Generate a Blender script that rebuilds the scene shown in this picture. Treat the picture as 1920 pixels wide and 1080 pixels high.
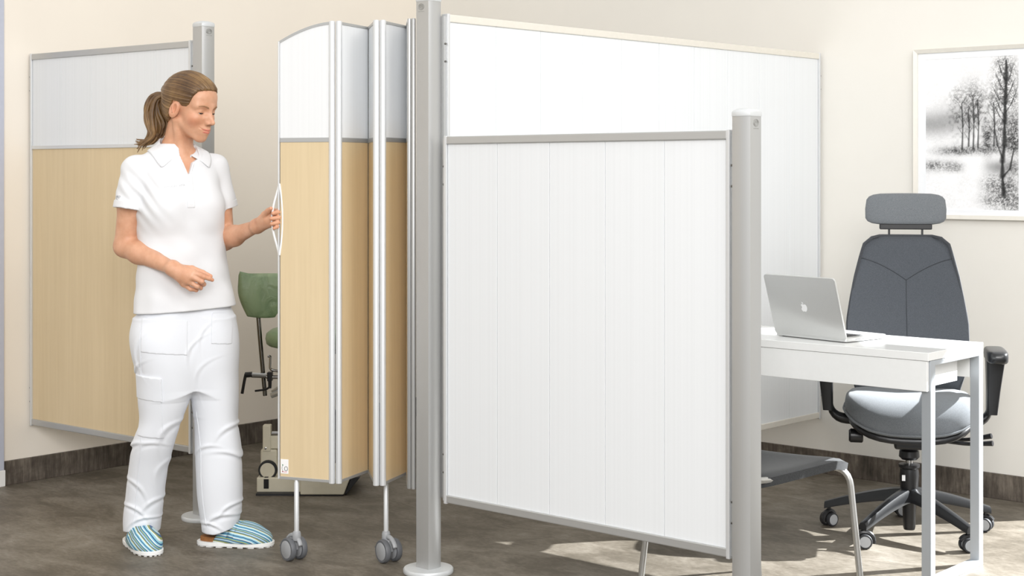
import bpy, math, random
import numpy as np
from mathutils import Vector, Matrix, Euler
from mathutils.bvhtree import BVHTree

for o in list(bpy.data.objects):
    bpy.data.objects.remove(o, do_unlink=True)
scene = bpy.context.scene
COL = scene.collection
random.seed(7)
rng = np.random.default_rng(11)

# ---------------------------------------------------------------- camera
# Room frame: x runs along the right-hand wall, y runs into it, z up.  The camera
# stands over the origin and looks along (-sin TH, cos TH).
TH = math.radians(41.15)
CT, ST = math.cos(TH), math.sin(TH)
CAM_H, FOC, HOR = 1.35, 2880.0, 325.0
cam_d = bpy.data.cameras.new('camera')
cam = bpy.data.objects.new('camera', cam_d)
COL.objects.link(cam)
cam.location = (0, 0, CAM_H)
cam.rotation_euler = (math.pi / 2, 0, TH)
cam_d.sensor_width = 36.0
cam_d.lens = FOC / 1920.0 * 36.0
cam_d.shift_y = -(540.0 - HOR) / 1920.0
cam_d.clip_start = 0.05
cam_d.clip_end = 100
scene.camera = cam


def W(X, Y, z=0.0):
    """metres right of / ahead of the camera -> room coordinates"""
    return Vector((CT * X - ST * Y, ST * X + CT * Y, z))


def WD(X, Y, z=0.0):
    return W(X, Y, z)


# ---------------------------------------------------------------- light
world = bpy.data.worlds.new('World')
scene.world = world
world.use_nodes = True
wn = world.node_tree.nodes
wn['Background'].inputs[0].default_value = (1.0, 0.992, 0.970, 1)
wn['Background'].inputs[1].default_value = 0.56


def area(name, loc, target, size, power, col=(1, 1, 1), sy=None, spread=180):
    d = bpy.data.lights.new(name, 'AREA')
    d.energy = power
    d.color = col
    d.size = size
    if sy:
        d.shape = 'RECTANGLE'
        d.size_y = sy
    d.spread = math.radians(spread)
    o = bpy.data.objects.new(name, d)
    COL.objects.link(o)
    o.location = loc
    o.rotation_euler = (Vector(target) - Vector(loc)).to_track_quat('-Z', 'Y').to_euler()
    return o


area('key_softbox', W(2.6, 1.8, 3.6), W(-0.5, 5.6, 1.0), 2.0, 44, (1.0, 0.985, 0.96))
area('fill_softbox', W(0.2, -1.6, 3.2), W(-0.7, 5.8, 1.0), 2.4, 170, (1.0, 0.985, 0.975))
# low daylight falling through the open doorway in the right-hand wall
sun_dir = WD(-1.0, -0.22, 0).normalized()
sun_el = math.radians(34)
sd = bpy.data.lights.new('daylight', 'SPOT')
sd.energy = 8500
sd.color = (0.96, 0.985, 1.0)
sd.spot_size = math.radians(40)
sd.spot_blend = 0.1
sd.shadow_soft_size = 0.035
so = bpy.data.objects.new('daylight', sd)
COL.objects.link(so)
aim = W(1.25, 5.55, 0.25)
so.location = aim - sun_dir * (7.5 * math.cos(sun_el)) + Vector((0, 0, 7.5 * math.sin(sun_el)))
so.rotation_euler = (aim - so.location).to_track_quat('-Z', 'Y').to_euler()

vs = scene.view_settings
vs.view_transform = 'Standard'
vs.look = 'None'
vs.gamma = 1.0
vs.use_curve_mapping = False
vs.exposure = 0.76


# ---------------------------------------------------------------- materials
def srgb(r, g, b):
    def f(c):
        c /= 255.0
        return c / 12.92 if c <= 0.04045 else ((c + 0.055) / 1.055) ** 2.4
    return (f(r), f(g), f(b), 1.0)


class NT:
    def __init__(self, name):
        self.m = bpy.data.materials.new(name)
        self.m.use_nodes = True
        self.t = self.m.node_tree
        self.b = self.t.nodes['Principled BSDF']
        self.out = self.t.nodes['Material Output']

    def n(self, typ, **kw):
        nd = self.t.nodes.new(typ)
        for k, v in kw.items():
            if k.startswith('i_'):
                key = k[2:]
                key = int(key) if key.isdigit() else key.replace('_', ' ')
                nd.inputs[key].default_value = v
            else:
                setattr(nd, k, v)
        return nd

    def l(self, a, b):
        self.t.links.new(a, b)

    def set(self, **kw):
        for k, v in kw.items():
            self.b.inputs[k.replace('_', ' ')].default_value = v
        return self

    def coords(self, scale=(1, 1, 1), kind='Object'):
        tc = self.n('ShaderNodeTexCoord')
        mp = self.n('ShaderNodeMapping')
        mp.inputs['Scale'].default_value = scale
        self.l(tc.outputs[kind], mp.inputs[0])
        return mp.outputs[0]

    def ramp(self, fac, stops, interp='LINEAR'):
        r = self.n('ShaderNodeValToRGB')
        r.color_ramp.interpolation = interp
        el = r.color_ramp.elements
        while len(el) < len(stops):
            el.new(0.5)
        for e, (p, c) in zip(el, stops):
            e.position = p
            e.color = c
        self.l(fac, r.inputs[0])
        return r.outputs[0]

    def noise(self, vec, scale, detail=4, rough=0.55, dist=0.0):
        nd = self.n('ShaderNodeTexNoise', i_Scale=scale, i_Detail=detail, i_Roughness=rough, i_Distortion=dist)
        self.l(vec, nd.inputs['Vector'])
        return nd.outputs['Fac']

    def bump(self, h, strength=0.2, dist=0.01):
        bn = self.n('ShaderNodeBump', i_Strength=strength, i_Distance=dist)
        self.l(h, bn.inputs['Height'])
        self.l(bn.outputs[0], self.b.inputs['Normal'])

    def color(self, sock):
        self.l(sock, self.b.inputs['Base Color'])


M = {}


def plain(key, col, rough=0.5, metal=0.0, noise=0.0, nscale=60, bump=0.0, bscale=200, spec=None):
    t = NT(key)
    t.set(Base_Color=col, Roughness=rough, Metallic=metal)
    if spec is not None:
        t.b.inputs['Specular IOR Level'].default_value = spec
    if noise or bump:
        v = t.coords()
    if noise:
        f = t.noise(v, nscale)
        lo = tuple(c * (1 - noise) for c in col[:3]) + (1,)
        hi = tuple(min(1, c * (1 + noise)) for c in col[:3]) + (1,)
        t.color(t.ramp(f, [(0.3, lo), (0.7, hi)]))
    if bump:
        t.bump(t.noise(v, bscale, 2), bump, 0.004)
    M[key] = t.m
    return t


def brushed(key, col, rough, metal=0.85):
    t = NT(key)
    t.set(Base_Color=col, Roughness=rough, Metallic=metal)
    v = t.coords((1, 1, 1))
    f = t.noise(v, 3, 1)
    r = t.n('ShaderNodeMapRange')
    r.inputs[3].default_value = rough - 0.02
    r.inputs[4].default_value = rough + 0.03
    t.l(f, r.inputs[0])
    t.l(r.outputs[0], t.b.inputs['Roughness'])
    M[key] = t.m


brushed('aluminium', srgb(186, 187, 187), 0.38, 0.55)
brushed('aluminium_light', srgb(216, 218, 220), 0.42, 0.45)
brushed('steel_tube', srgb(196, 196, 194), 0.30)
brushed('desk_metal', srgb(186, 191, 196), 0.42, 0.6)
plain('chrome', srgb(190, 190, 190), 0.14, 1.0)
plain('steel_dark', srgb(120, 118, 114), 0.25, 1.0)
plain('grey_plastic', srgb(96, 98, 102), 0.5, noise=0.04)
plain('light_grey_plastic', srgb(158, 160, 163), 0.42, noise=0.03)
plain('black_plastic', srgb(24, 24, 26), 0.34, noise=0.1)
plain('black_gloss', srgb(32, 33, 35), 0.28, noise=0.06, bump=0.05, bscale=500)
plain('rubber', srgb(40, 41, 44), 0.6, noise=0.06)
plain('white_laminate', srgb(232, 233, 232), 0.22, noise=0.01)
plain('cream_enamel', srgb(222, 216, 196), 0.3, noise=0.02)
plain('frame_cream', srgb(226, 222, 213), 0.35, 0.25, noise=0.02)
plain('mat_board', srgb(238, 240, 243), 0.7, noise=0.01)
plain('laptop_shell', srgb(206, 207, 206), 0.36, 0.5, noise=0.015, nscale=400)
plain('logo_white', srgb(244, 245, 246), 0.3, noise=0.005)
plain('keys', srgb(40, 40, 42), 0.5, noise=0.05)
plain('sticker_white', srgb(244, 244, 244), 0.45, noise=0.005)
plain('sticker_green', srgb(40, 120, 80), 0.5, noise=0.02)
plain('sticker_red', srgb(150, 30, 44), 0.5, noise=0.02)
plain('sticker_grey', srgb(60, 64, 66), 0.5, noise=0.02)
plain('sticker_pink', srgb(226, 160, 172), 0.5, noise=0.02)
plain('door_paint', srgb(186, 190, 204), 0.4, noise=0.02)
plain('white_paint', srgb(236, 236, 234), 0.45, noise=0.01)
plain('logo_engraved', srgb(150, 150, 146), 0.5, 0.5, noise=0.03)
plain('post_cap', srgb(206, 209, 211), 0.4, 0.2, noise=0.02)
plain('seam_thread', srgb(50, 53, 58), 0.8, noise=0.05)

# floor: mottled grey-brown vinyl with a streaky stone print
t = NT('floor_vinyl')
v = t.coords((1, 1, 1))
v2 = t.coords((1.0, 1.9, 1))
n1 = t.noise(v, 1.7, 6, 0.62, 0.5)
n2 = t.noise(v2, 4.5, 8, 0.68, 0.8)
n3 = t.noise(v2, 38, 4, 0.7)
m1 = t.n('ShaderNodeMix', data_type='FLOAT'); m1.inputs[0].default_value = 0.5
t.l(n1, m1.inputs[2]); t.l(n2, m1.inputs[3])
m2 = t.n('ShaderNodeMix', data_type='FLOAT'); m2.inputs[0].default_value = 0.22
t.l(m1.outputs[0], m2.inputs[2]); t.l(n3, m2.inputs[3])
t.color(t.ramp(m2.outputs[0], [(0.32, srgb(66, 61, 52)), (0.46, srgb(98, 91, 80)), (0.54, srgb(120, 113, 102)), (0.70, srgb(156, 150, 140))]))
t.set(Roughness=0.52)
t.b.inputs['Specular IOR Level'].default_value = 0.35
t.bump(n3, 0.12, 0.004)
M['floor'] = t.m

# painted plaster
def plaster(key, c):
    t = NT(key)
    v = t.coords()
    f = t.noise(v, 2.2, 3)
    t.color(t.ramp(f, [(0.25, tuple(x * 0.965 for x in c[:3]) + (1,)), (0.75, c)]))
    t.set(Roughness=0.75)
    t.bump(t.noise(v, 260, 2), 0.05, 0.003)
    M[key] = t.m


plaster('wall_cream', srgb(240, 232, 220))
plaster('wall_white', srgb(230, 227, 220))

# dark weathered-wood skirting
t = NT('skirting')
v = t.coords((1, 1, 1))
f1 = t.noise(v, 7, 6, 0.65, 0.4)
vv = t.coords((30, 30, 4))
f2 = t.noise(vv, 2, 5, 0.7)
mx = t.n('ShaderNodeMix', data_type='FLOAT'); mx.inputs[0].default_value = 0.5
t.l(f1, mx.inputs[2]); t.l(f2, mx.inputs[3])
t.color(t.ramp(mx.outputs[0], [(0.34, srgb(50, 44, 39)), (0.5, srgb(88, 80, 72)), (0.66, srgb(128, 119, 108))]))
t.set(Roughness=0.5)
M['skirting'] = t.m

# birch laminate
def birch(key, base, dark):
    t = NT(key)
    v = t.coords((26, 26, 0.9))
    f = t.noise(v, 2.4, 7, 0.62, 0.25)
    vb = t.coords((3, 3, 0.5))
    g = t.noise(vb, 2.2, 4)
    mx = t.n('ShaderNodeMix', data_type='FLOAT'); mx.inputs[0].default_value = 0.45
    t.l(f, mx.inputs[2]); t.l(g, mx.inputs[3])
    t.color(t.ramp(mx.outputs[0], [(0.3, dark), (0.62, base)]))
    t.set(Roughness=0.42)
    M[key] = t.m


birch('birch', srgb(219, 199, 163), srgb(209, 188, 151))

# translucent ribbed multi-wall plastic boards
def translucent(key, c, ribs=True, tr=0.07):
    t = NT(key)
    df = t.n('ShaderNodeBsdfDiffuse'); df.inputs[0].default_value = c
    tl = t.n('ShaderNodeBsdfTranslucent'); tl.inputs[0].default_value = c
    gl = t.n('ShaderNodeBsdfGlossy'); gl.inputs['Roughness'].default_value = 0.28
    mx = t.n('ShaderNodeMixShader'); mx.inputs[0].default_value = tr
    m2 = t.n('ShaderNodeMixShader'); m2.inputs[0].default_value = 0.04
    t.l(df.outputs[0], mx.inputs[1]); t.l(tl.outputs[0], mx.inputs[2])
    t.l(mx.outputs[0], m2.inputs[1]); t.l(gl.outputs[0], m2.inputs[2])
    t.l(m2.outputs[0], t.out.inputs[0])
    t.t.nodes.remove(t.b)
    vv = t.coords((34, 34, 0.05))
    f = t.noise(vv, 3.0, 3, 0.6)
    col = t.ramp(f, [(0.35, tuple(x * 0.975 for x in c[:3]) + (1,)), (0.6, c)])
    t.l(col, df.inputs[0]); t.l(col, tl.inputs[0])
    M[key] = t.m


translucent('board_white', srgb(235, 238, 241))
translucent('sheet_white', srgb(238, 240, 242), tr=0.08)

# wool / woven fabrics
def fabric(key, c1, c2, scale, bump=0.35, rough=0.9):
    t = NT(key)
    v = t.coords()
    f = t.noise(v, scale, 3, 0.7)
    t.color(t.ramp(f, [(0.32, c1), (0.68, c2)]))
    t.set(Roughness=rough)
    t.b.inputs['Sheen Weight'].default_value = 0.15
    t.bump(f, bump, 0.002)
    M[key] = t.m


fabric('felt_grey', srgb(24, 26, 28), srgb(60, 62, 64), 420)
fabric('chair_grey', srgb(56, 60, 66), srgb(80, 84, 90), 500, 0.2)
fabric('chair_grey_light', srgb(90, 94, 98), srgb(120, 124, 128), 500, 0.2)
fabric('piping_dark', srgb(48, 50, 54), srgb(64, 67, 72), 400, 0.2)

# soft green vinyl with slack wrinkles
t = NT('green_vinyl')
v = t.coords((1, 1, 1))
f = t.noise(v, 9, 3, 0.5, 1.2)
t.color(t.ramp(f, [(0.3, srgb(124, 146, 112)), (0.7, srgb(148, 168, 132))]))
t.set(Roughness=0.42)
t.bump(f, 0.5, 0.03)
M['green_vinyl'] = t.m


# ---------------------------------------------------------------- mesh helpers
class MB:
    def __init__(self):
        self.v = []
        self.f = []

    def add(self, verts, faces):
        k = len(self.v)
        self.v.extend([tuple(x) for x in verts])
        self.f.extend([tuple(i + k for i in fc) for fc in faces])
        return self

    def box(self, x0, x1, y0, y1, z0, z1, mat=None):
        vs_ = [Vector(p) for p in ((x0, y0, z0), (x1, y0, z0), (x1, y1, z0), (x0, y1, z0), (x0, y0, z1), (x1, y0, z1), (x1, y1, z1), (x0, y1, z1))]
        if mat is not None:
            vs_ = [mat @ p for p in vs_]
        return self.add(vs_, [(0, 3, 2, 1), (4, 5, 6, 7), (0, 1, 5, 4), (1, 2, 6, 5), (2, 3, 7, 6), (3, 0, 4, 7)])

    def prism(self, poly, z0, z1, mat=None):
        n = len(poly)
        vs_ = [Vector((p[0], p[1], z0)) for p in poly] + [Vector((p[0], p[1], z1)) for p in poly]
        if mat is not None:
            vs_ = [mat @ p for p in vs_]
        fs = [tuple(range(n - 1, -1, -1)), tuple(range(n, 2 * n))]
        fs += [(i, (i + 1) % n, (i + 1) % n + n, i + n) for i in range(n)]
        return self.add(vs_, fs)

    def lathe(self, prof, seg=24, mat=None, cap=True):
        vs_, fs = [], []
        n = len(prof)
        for i in range(seg):
            a = 2 * math.pi * i / seg
            for r, z in prof:
                vs_.append(Vector((r * math.cos(a), r * math.sin(a), z)))
        for i in range(seg):
            j = (i + 1) % seg
            for k in range(n - 1):
                fs.append((i * n + k, j * n + k, j * n + k + 1, i * n + k + 1))
        if cap:
            fs.append(tuple(i * n for i in range(seg - 1, -1, -1)))
            fs.append(tuple(i * n + n - 1 for i in range(seg)))
        if mat is not None:
            vs_ = [mat @ p for p in vs_]
        return self.add(vs_, fs)

    def tube(self, pts, r, seg=10, cap=True, flat=None):
        """swept tube; r number or list; flat=(ratio, normal) squashes the section along normal"""
        pts = [Vector(p) for p in pts]
        n = len(pts)
        rs = [r] * n if isinstance(r, (int, float)) else list(r)
        prev = None
        vs_, fs = [], []
        for i, p in enumerate(pts):
            d = (pts[min(i + 1, n - 1)] - pts[max(i - 1, 0)])
            if d.length < 1e-9:
                d = Vector((0, 0, 1))
            d.normalize()
            if prev is None:
                ref = Vector((0, 0, 1)) if abs(d.z) < 0.9 else Vector((1, 0, 0))
                a = d.cross(ref).normalized()
            else:
                a = (prev - d * prev.dot(d))
                a = a.normalized() if a.length > 1e-6 else d.orthogonal().normalized()
            prev = a
            b = d.cross(a)
            for k in range(seg):
                t_ = 2 * math.pi * k / seg
                off = (a * math.cos(t_) + b * math.sin(t_)) * rs[i]
                if flat:
                    nn = Vector(flat[1])
                    off -= nn * off.dot(nn) * (1 - flat[0])
                vs_.append(p + off)
        for i in range(n - 1):
            for k in range(seg):
                k2 = (k + 1) % seg
                fs.append((i * seg + k, i * seg + k2, (i + 1) * seg + k2, (i + 1) * seg + k))
        if cap:
            fs.append(tuple(range(seg - 1, -1, -1)))
            fs.append(tuple((n - 1) * seg + k for k in range(seg)))
        return self.add(vs_, fs)

    def sweep(self, rings, closed=True, cap=True):
        """rings: list of equal-length point loops"""
        n = len(rings[0])
        vs_ = [p for r in rings for p in r]
        fs = []
        for i in range(len(rings) - 1):
            for k in range(n if closed else n - 1):
                k2 = (k + 1) % n
                fs.append((i * n + k, i * n + k2, (i + 1) * n + k2, (i + 1) * n + k))
        if cap:
            fs.append(tuple(range(n - 1, -1, -1)))
            fs.append(tuple((len(rings) - 1) * n + k for k in range(n)))
        return self.add(vs_, fs)

    def build(self, name, mat, parent=None, smooth=35, bevel=0.0, bseg=2, loc=None):
        me = bpy.data.meshes.new(name)
        me.from_pydata(self.v, [], self.f)
        me.update()
        me.materials.append(M[mat] if isinstance(mat, str) else mat)
        if smooth:
            me.polygons.foreach_set('use_smooth', [True] * len(me.polygons))
            me.set_sharp_from_angle(angle=math.radians(smooth))
        o = bpy.data.objects.new(name, me)
        COL.objects.link(o)
        if parent is not None:
            o.parent = parent
        if loc is not None:
            o.location = loc
        if bevel:
            md = o.modifiers.new('bevel', 'BEVEL')
            md.width = bevel
            md.segments = bseg
            md.limit_method = 'ANGLE'
            md.angle_limit = math.radians(40)
            md.harden_normals = False
        return o


def tag(o, label=None, cat=None, group=None, kind=None):
    if label:
        o['label'] = label
    if cat:
        o['category'] = cat
    if group:
        o['group'] = group
    if kind:
        o['kind'] = kind
    return o


def thing(name, loc, rz, label, cat, group=None):
    o = bpy.data.objects.new(name, None)
    o.empty_display_size = 0.05
    COL.objects.link(o)
    o.location = loc
    o.rotation_euler = (0, 0, rz)
    return tag(o, label, cat, group)


def copy_tree(o, parent=None):
    c = o.copy()
    COL.objects.link(c)
    c.parent = parent
    for ch in list(o.children):
        copy_tree(ch, c)
    return c


def rot(ax, deg):
    return Matrix.Rotation(math.radians(deg), 4, ax)


def tr(x, y, z):
    return Matrix.Translation((x, y, z))


def arc(c, r, a0, a1, n, plane='xz'):
    out = []
    for i in range(n + 1):
        a = math.radians(a0 + (a1 - a0) * i / n)
        p = [c[0], c[1], c[2]]
        i0, i1 = {'xz': (0, 2), 'yz': (1, 2), 'xy': (0, 1)}[plane]
        p[i0] += r * math.cos(a)
        p[i1] += r * math.sin(a)
        out.append(tuple(p))
    return out


def bend(pts, r, n=6):
    """round the inner corners of a polyline"""
    pts = [Vector(p) for p in pts]
    out = [pts[0]]
    for i in range(1, len(pts) - 1):
        a, b, c = pts[i - 1], pts[i], pts[i + 1]
        d0 = (a - b); d1 = (c - b)
        k = min(r, d0.length * 0.49, d1.length * 0.49)
        p0 = b + d0.normalized() * k
        p1 = b + d1.normalized() * k
        for j in range(n + 1):
            s = j / n
            out.append(p0.lerp(b, s).lerp(b.lerp(p1, s), s))
    out.append(pts[-1])
    return out


def smoothcurve(pts, n=8):
    """Catmull-Rom through points"""
    P = [Vector(p) for p in pts]
    P = [P[0] * 2 - P[1]] + P + [P[-1] * 2 - P[-2]]
    out = []
    for i in range(1, len(P) - 2):
        for j in range(n):
            s = j / n
            p0, p1, p2, p3 = P[i - 1], P[i], P[i + 1], P[i + 2]
            out.append(0.5 * ((2 * p1) + (p2 - p0) * s + (2 * p0 - 5 * p1 + 4 * p2 - p3) * s * s + (3 * p1 - p0 - 3 * p2 + p3) * s ** 3))
    out.append(P[-2])
    return out


# ---------------------------------------------------------------- the setting
LW_X, RW_Y, WALL_H = -6.03, 6.13, 3.6
WIN0, WIN1, WIN_T = -2.2, -1.25, 1.82
mb = MB().box(LW_X - 0.12, 7.0, -6.0, RW_Y + 0.12, -0.1, 0.0)
tag(mb.build('floor', 'floor', smooth=0), kind='structure')
tag(MB().box(LW_X - 0.12, LW_X, -3.5, RW_Y + 0.12, 0, WALL_H).build('wall_left', 'wall_cream', smooth=0), kind='structure')
wr = MB().box(LW_X, WIN0, RW_Y, RW_Y + 0.12, 0, WALL_H)
wr.box(WIN0, WIN1, RW_Y, RW_Y + 0.12, WIN_T, WALL_H)
wr.box(WIN1, 5.0, RW_Y, RW_Y + 0.12, 0, WALL_H)
tag(wr.build('wall_right', 'wall_white', smooth=0), kind='structure')
tag(MB().box(LW_X, LW_X + 0.012, -3.5, RW_Y - 0.012, 0.0, 0.105).build('baseboard_left', 'skirting', smooth=0, bevel=0.002), kind='structure')
tag(MB().box(LW_X, WIN0 - 0.06, RW_Y - 0.012, RW_Y, 0.0, 0.105).build('baseboard_right', 'skirting', smooth=0, bevel=0.002), kind='structure')
# unseen open doorway in the right wall beyond the picture, sized to shape the daylight
wf = MB()
for a, b in ((WIN0 - 0.05, WIN0 + 0.02), (WIN1 - 0.02, WIN1 + 0.05)):
    wf.box(a, b, RW_Y - 0.015, RW_Y + 0.135, 0, WIN_T + 0.05)
wf.box(WIN0 + 0.02, WIN1 - 0.02, RW_Y - 0.015, RW_Y + 0.135, WIN_T - 0.02, WIN_T + 0.05)
tag(wf.build('door_1', 'white_paint', smooth=0, bevel=0.003), kind='structure')
# door casing that just enters the picture on the left wall
dc = MB().box(LW_X, LW_X + 0.022, 3.30, 3.548, 0.07, 2.1)
dco = tag(dc.build('trim_1', 'door_paint', smooth=0, bevel=0.003), kind='structure')
dco.location.y = 0.0
MB().box(LW_X, LW_X + 0.026, 3.30, 3.551, 0.0, 0.07).build('plinth', 'white_paint', dco, smooth=0, bevel=0.002)
# ---------------------------------------------------------------- partition screens
PY = 3.73


def post_profile(h, bulge, side):
    """square section with one face bowed out (side: 'y' = toward -y, 'x' = toward +x)"""
    n = 12
    p = []
    r = 0.004
    # build with the bowed face toward -y, then rotate
    def corner(cx, cy, a0):
        return [(cx + r * math.cos(math.radians(a0 + 30 * k)), cy + r * math.sin(math.radians(a0 + 30 * k))) for k in range(4)]
    for i in range(n + 1):
        s = -1 + 2 * i / n
        p.append((s * h, -h - bulge * (1 - s * s)))
    p += corner(h - r, h - r, 0)
    p += corner(-h + r, h - r, 90)
    if side == 'x':
        p = [(-y, x) for x, y in p]
    return p


def screen_post(loc, height, side, label, emblem):
    t = thing('screen_post', loc, 0, label, 'post', 'aluminium posts of the screen wall')
    h = 0.03
    prof = post_profile(h, 0.006, side)
    MB().prism(prof, 0.0, height - 0.012).build('column', 'aluminium', t, smooth=30)
    # cap: low dome on the same outline
    rings = []
    for s, z in ((1.03, height - 0.016), (1.04, height - 0.014), (1.04, height - 0.005), (0.96, height), (0.6, height + 0.006), (0.05, height + 0.008)):
        rings.append([(x * s, y * s, z) for x, y in prof])
    MB().sweep(rings).build('cap', 'post_cap', t, smooth=40)
    MB().lathe([(0.084, 0.0), (0.085, 0.002), (0.085, 0.012), (0.082, 0.016), (0.04, 0.018)], 48).build('foot_plate', 'post_cap', t, smooth=40)
    # engraved oval emblem near the top: ring, bar and the word strip below it
    e = MB()
    for (rx, rz, w) in ((0.013, 0.010, 0.0016), (0.009, 0.0065, 0.0012)):
        e.tube([(rx * math.cos(a), 0, rz * math.sin(a)) for a in np.linspace(0, 2 * math.pi, 25)], w * 0.5, 6, cap=False)
    for k in range(3):
        e.tube([(-0.008, 0, -0.003 + 0.003 * k), (0.008, 0, -0.0005 + 0.003 * k)], 0.0006, 5)
    for k in range(7):
        e.tube([(-0.012 + 0.004 * k, 0, -0.0175), (-0.012 + 0.004 * k, 0, -0.0145)], 0.0006, 5)
    eo = e.build('emblem', 'logo_engraved', t)
    if emblem == 'y':
        eo.location = (-0.004, -h - 0.0002, height - 0.035)
    else:
        eo.rotation_euler.z = math.pi / 2
        eo.location = (h + 0.0002 + (0.006 if side == 'x' else 0), 0.0, height - 0.035)
    return t


screen_post((-3.636, PY, 0), 1.947, 'x', 'tall aluminium post in the centre with round foot plate', 'y')
screen_post((-2.372, PY, 0), 1.528, 'y', 'short aluminium post beside the white desk', 'x')
screen_post((-4.863, PY, 0), 1.938, 'x', 'tall aluminium post standing behind the woman', 'x')


def screen_panel(a, b, z0, z1, n, label, mid=None, rail='aluminium', light=False):
    """fixed panel from a to b (room xy): frame rails, edge profiles and upright boards"""
    a = Vector((a[0], a[1], 0)); b = Vector((b[0], b[1], 0))
    L = (b - a).length
    t = thing('partition_screen', a, math.atan2(b.y - a.y, b.x - a.x), label, 'partition', 'fixed panels of the screen wall')
    rh, d = 0.026, 0.015
    MB().box(0.010, L - 0.010, -d, d, z1 - rh, z1).build('top_rail', rail, t, smooth=0, bevel=0.003)
    MB().box(0.010, L - 0.010, -d, d, z0, z0 + rh).build('bottom_rail', rail, t, smooth=0, bevel=0.003)
    for x0, x1, s in ((0, 0.012, -1), (L - 0.012, L, 1)):
        p = MB().box(x0, x1, -d - 0.001, d + 0.001, z0 - 0.004, z1 + 0.002)
        po = p.build('edge_profile', 'aluminium_light', t, smooth=0, bevel=0.002)
        # slotted mounting channel beyond the profile
        xo = x0 - 0.011 if s < 0 else x1
        MB().box(xo, xo + 0.011, -0.008, 0.008, z0 + 0.004, z1 - 0.006).build('mounting_channel', 'aluminium', po, smooth=0, bevel=0.001)
        for zc in (z0 + 0.10, z0 + 0.16, z1 - 0.16, z1 - 0.10):
            MB().lathe([(0.0035, 0), (0.0035, 0.003), (0.002, 0.004)], 10, tr(xo + 0.0055, -0.008, zc) @ rot('X', 90)).build('screw', 'steel_dark', po)
    zb = mid if mid else z0 + rh
    if mid:
        MB().box(0.012, L - 0.012, -d * 0.9, d * 0.9, mid - 0.008, mid + 0.008).build('mid_rail', 'aluminium_light', t, smooth=0, bevel=0.002)
        wb = MB().box(0.012, L - 0.012, -0.008, 0.008, z0 + rh - 0.004, mid - 0.006).build('wood_board', 'birch', t, smooth=0, bevel=0.001)
        wb['label'] = 'pale birch laminate lower board'
    w = (L - 0.024) / n
    for i in range(n):
        g = 0.0007
        MB().box(-w / 2 + g, w / 2 - g, -0.008, 0.008, zb - 0.004, z1 - rh + 0.004).build('panel_board', 'board_white', t, smooth=0, bevel=0.0012, loc=(0.012 + w * (i + 0.5), 0, 0))
    return t


screen_panel((-3.55, PY), (-2.421, PY), 0.25, 1.473, 5, 'low front screen panel of white boards between centre post and short post')
rp = screen_panel((-3.60, 3.772), (-3.516, RW_Y - 0.012), 0.25, 1.889, 10, 'long tall white screen panel running back to the wall behind the laptop', rail='frame_cream')
screen_panel((LW_X + 0.013, 3.69), (-4.926, PY), 0.25, 1.872, 5, 'screen panel with birch lower board mounted on the left wall behind the woman', mid=1.463)

# short hinge blocks joining the low panel to the short post
# ---------------------------------------------------------------- folding screen
FS0 = (-0.60, 5.36)
fs = thing('folding_screen', W(FS0[0], FS0[1]), TH, 'folded concertina screen on castors with birch lower half and white top', 'folding screen')
ZB, ZT, ZM = 0.282, 1.873, 1.466


def leaf(a, b, arch=0.0, col_a=True, col_b=True, rad=0.011, dark=False):
    ax, ay = a[0] - FS0[0], a[1] - FS0[1]
    bx, by = b[0] - FS0[0], b[1] - FS0[1]
    L = math.hypot(bx - ax, by - ay)
    m = tr(ax, ay, 0) @ Matrix.Rotation(math.atan2(by - ay, bx - ax), 4, 'Z')
    root = MB().box(0.006, L - 0.006, -0.006, 0.006, ZB + 0.008, ZM - 0.008).build('leaf', 'birch', fs, smooth=0)
    root.matrix_local = m
    n = 14 if arch else 1
    top = lambda s: ZT - arch * (1 - s) ** 1.75
    rings = []
    for i in range(n + 1):
        s = i / n
        x = 0.004 + (L - 0.008) * s
        z = top(s)
        rings.append([(x, -0.0055, ZM), (x, 0.0055, ZM), (x, 0.0055, z - 0.006), (x, -0.0055, z - 0.006)])
    MB().sweep(rings).build('top_sheet', 'sheet_white', root, smooth=0)
    rings = []
    for i in range(n + 1):
        s = i / n
        x = L * s
        z = top(s)
        rings.append([(x, -0.008, z - 0.009), (x, 0.008, z - 0.009), (x, 0.008, z), (x, -0.008, z)])
    MB().sweep(rings).build('top_trim', 'aluminium', root, smooth=30)
    MB().box(0.004, L - 0.004, -0.0075, 0.0075, ZM - 0.008, ZM + 0.008).build('mid_rail', 'aluminium', root, smooth=0, bevel=0.001)
    MB().box(0, L, -0.008, 0.008, ZB, ZB + 0.010).build('bottom_trim', 'aluminium', root, smooth=0, bevel=0.001)
    for flag, x in ((col_a, 0.0), (col_b, L)):
        if flag == 'edge':
            MB().box(x - 0.003, x + 0.003, -0.009, 0.009, ZB, top(0)).build('edge_trim', 'aluminium_light', root, smooth=0, bevel=0.0015)
        elif flag:
            MB().lathe([(rad * 0.8, ZB - 0.004), (rad, ZB - 0.002), (rad, ZT - 0.001), (rad * 0.85, ZT + 0.003)], 20, tr(x, 0, 0)).build('hinge_column', 'aluminium_light' if not dark else 'aluminium', root, smooth=40)
    return root


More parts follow.
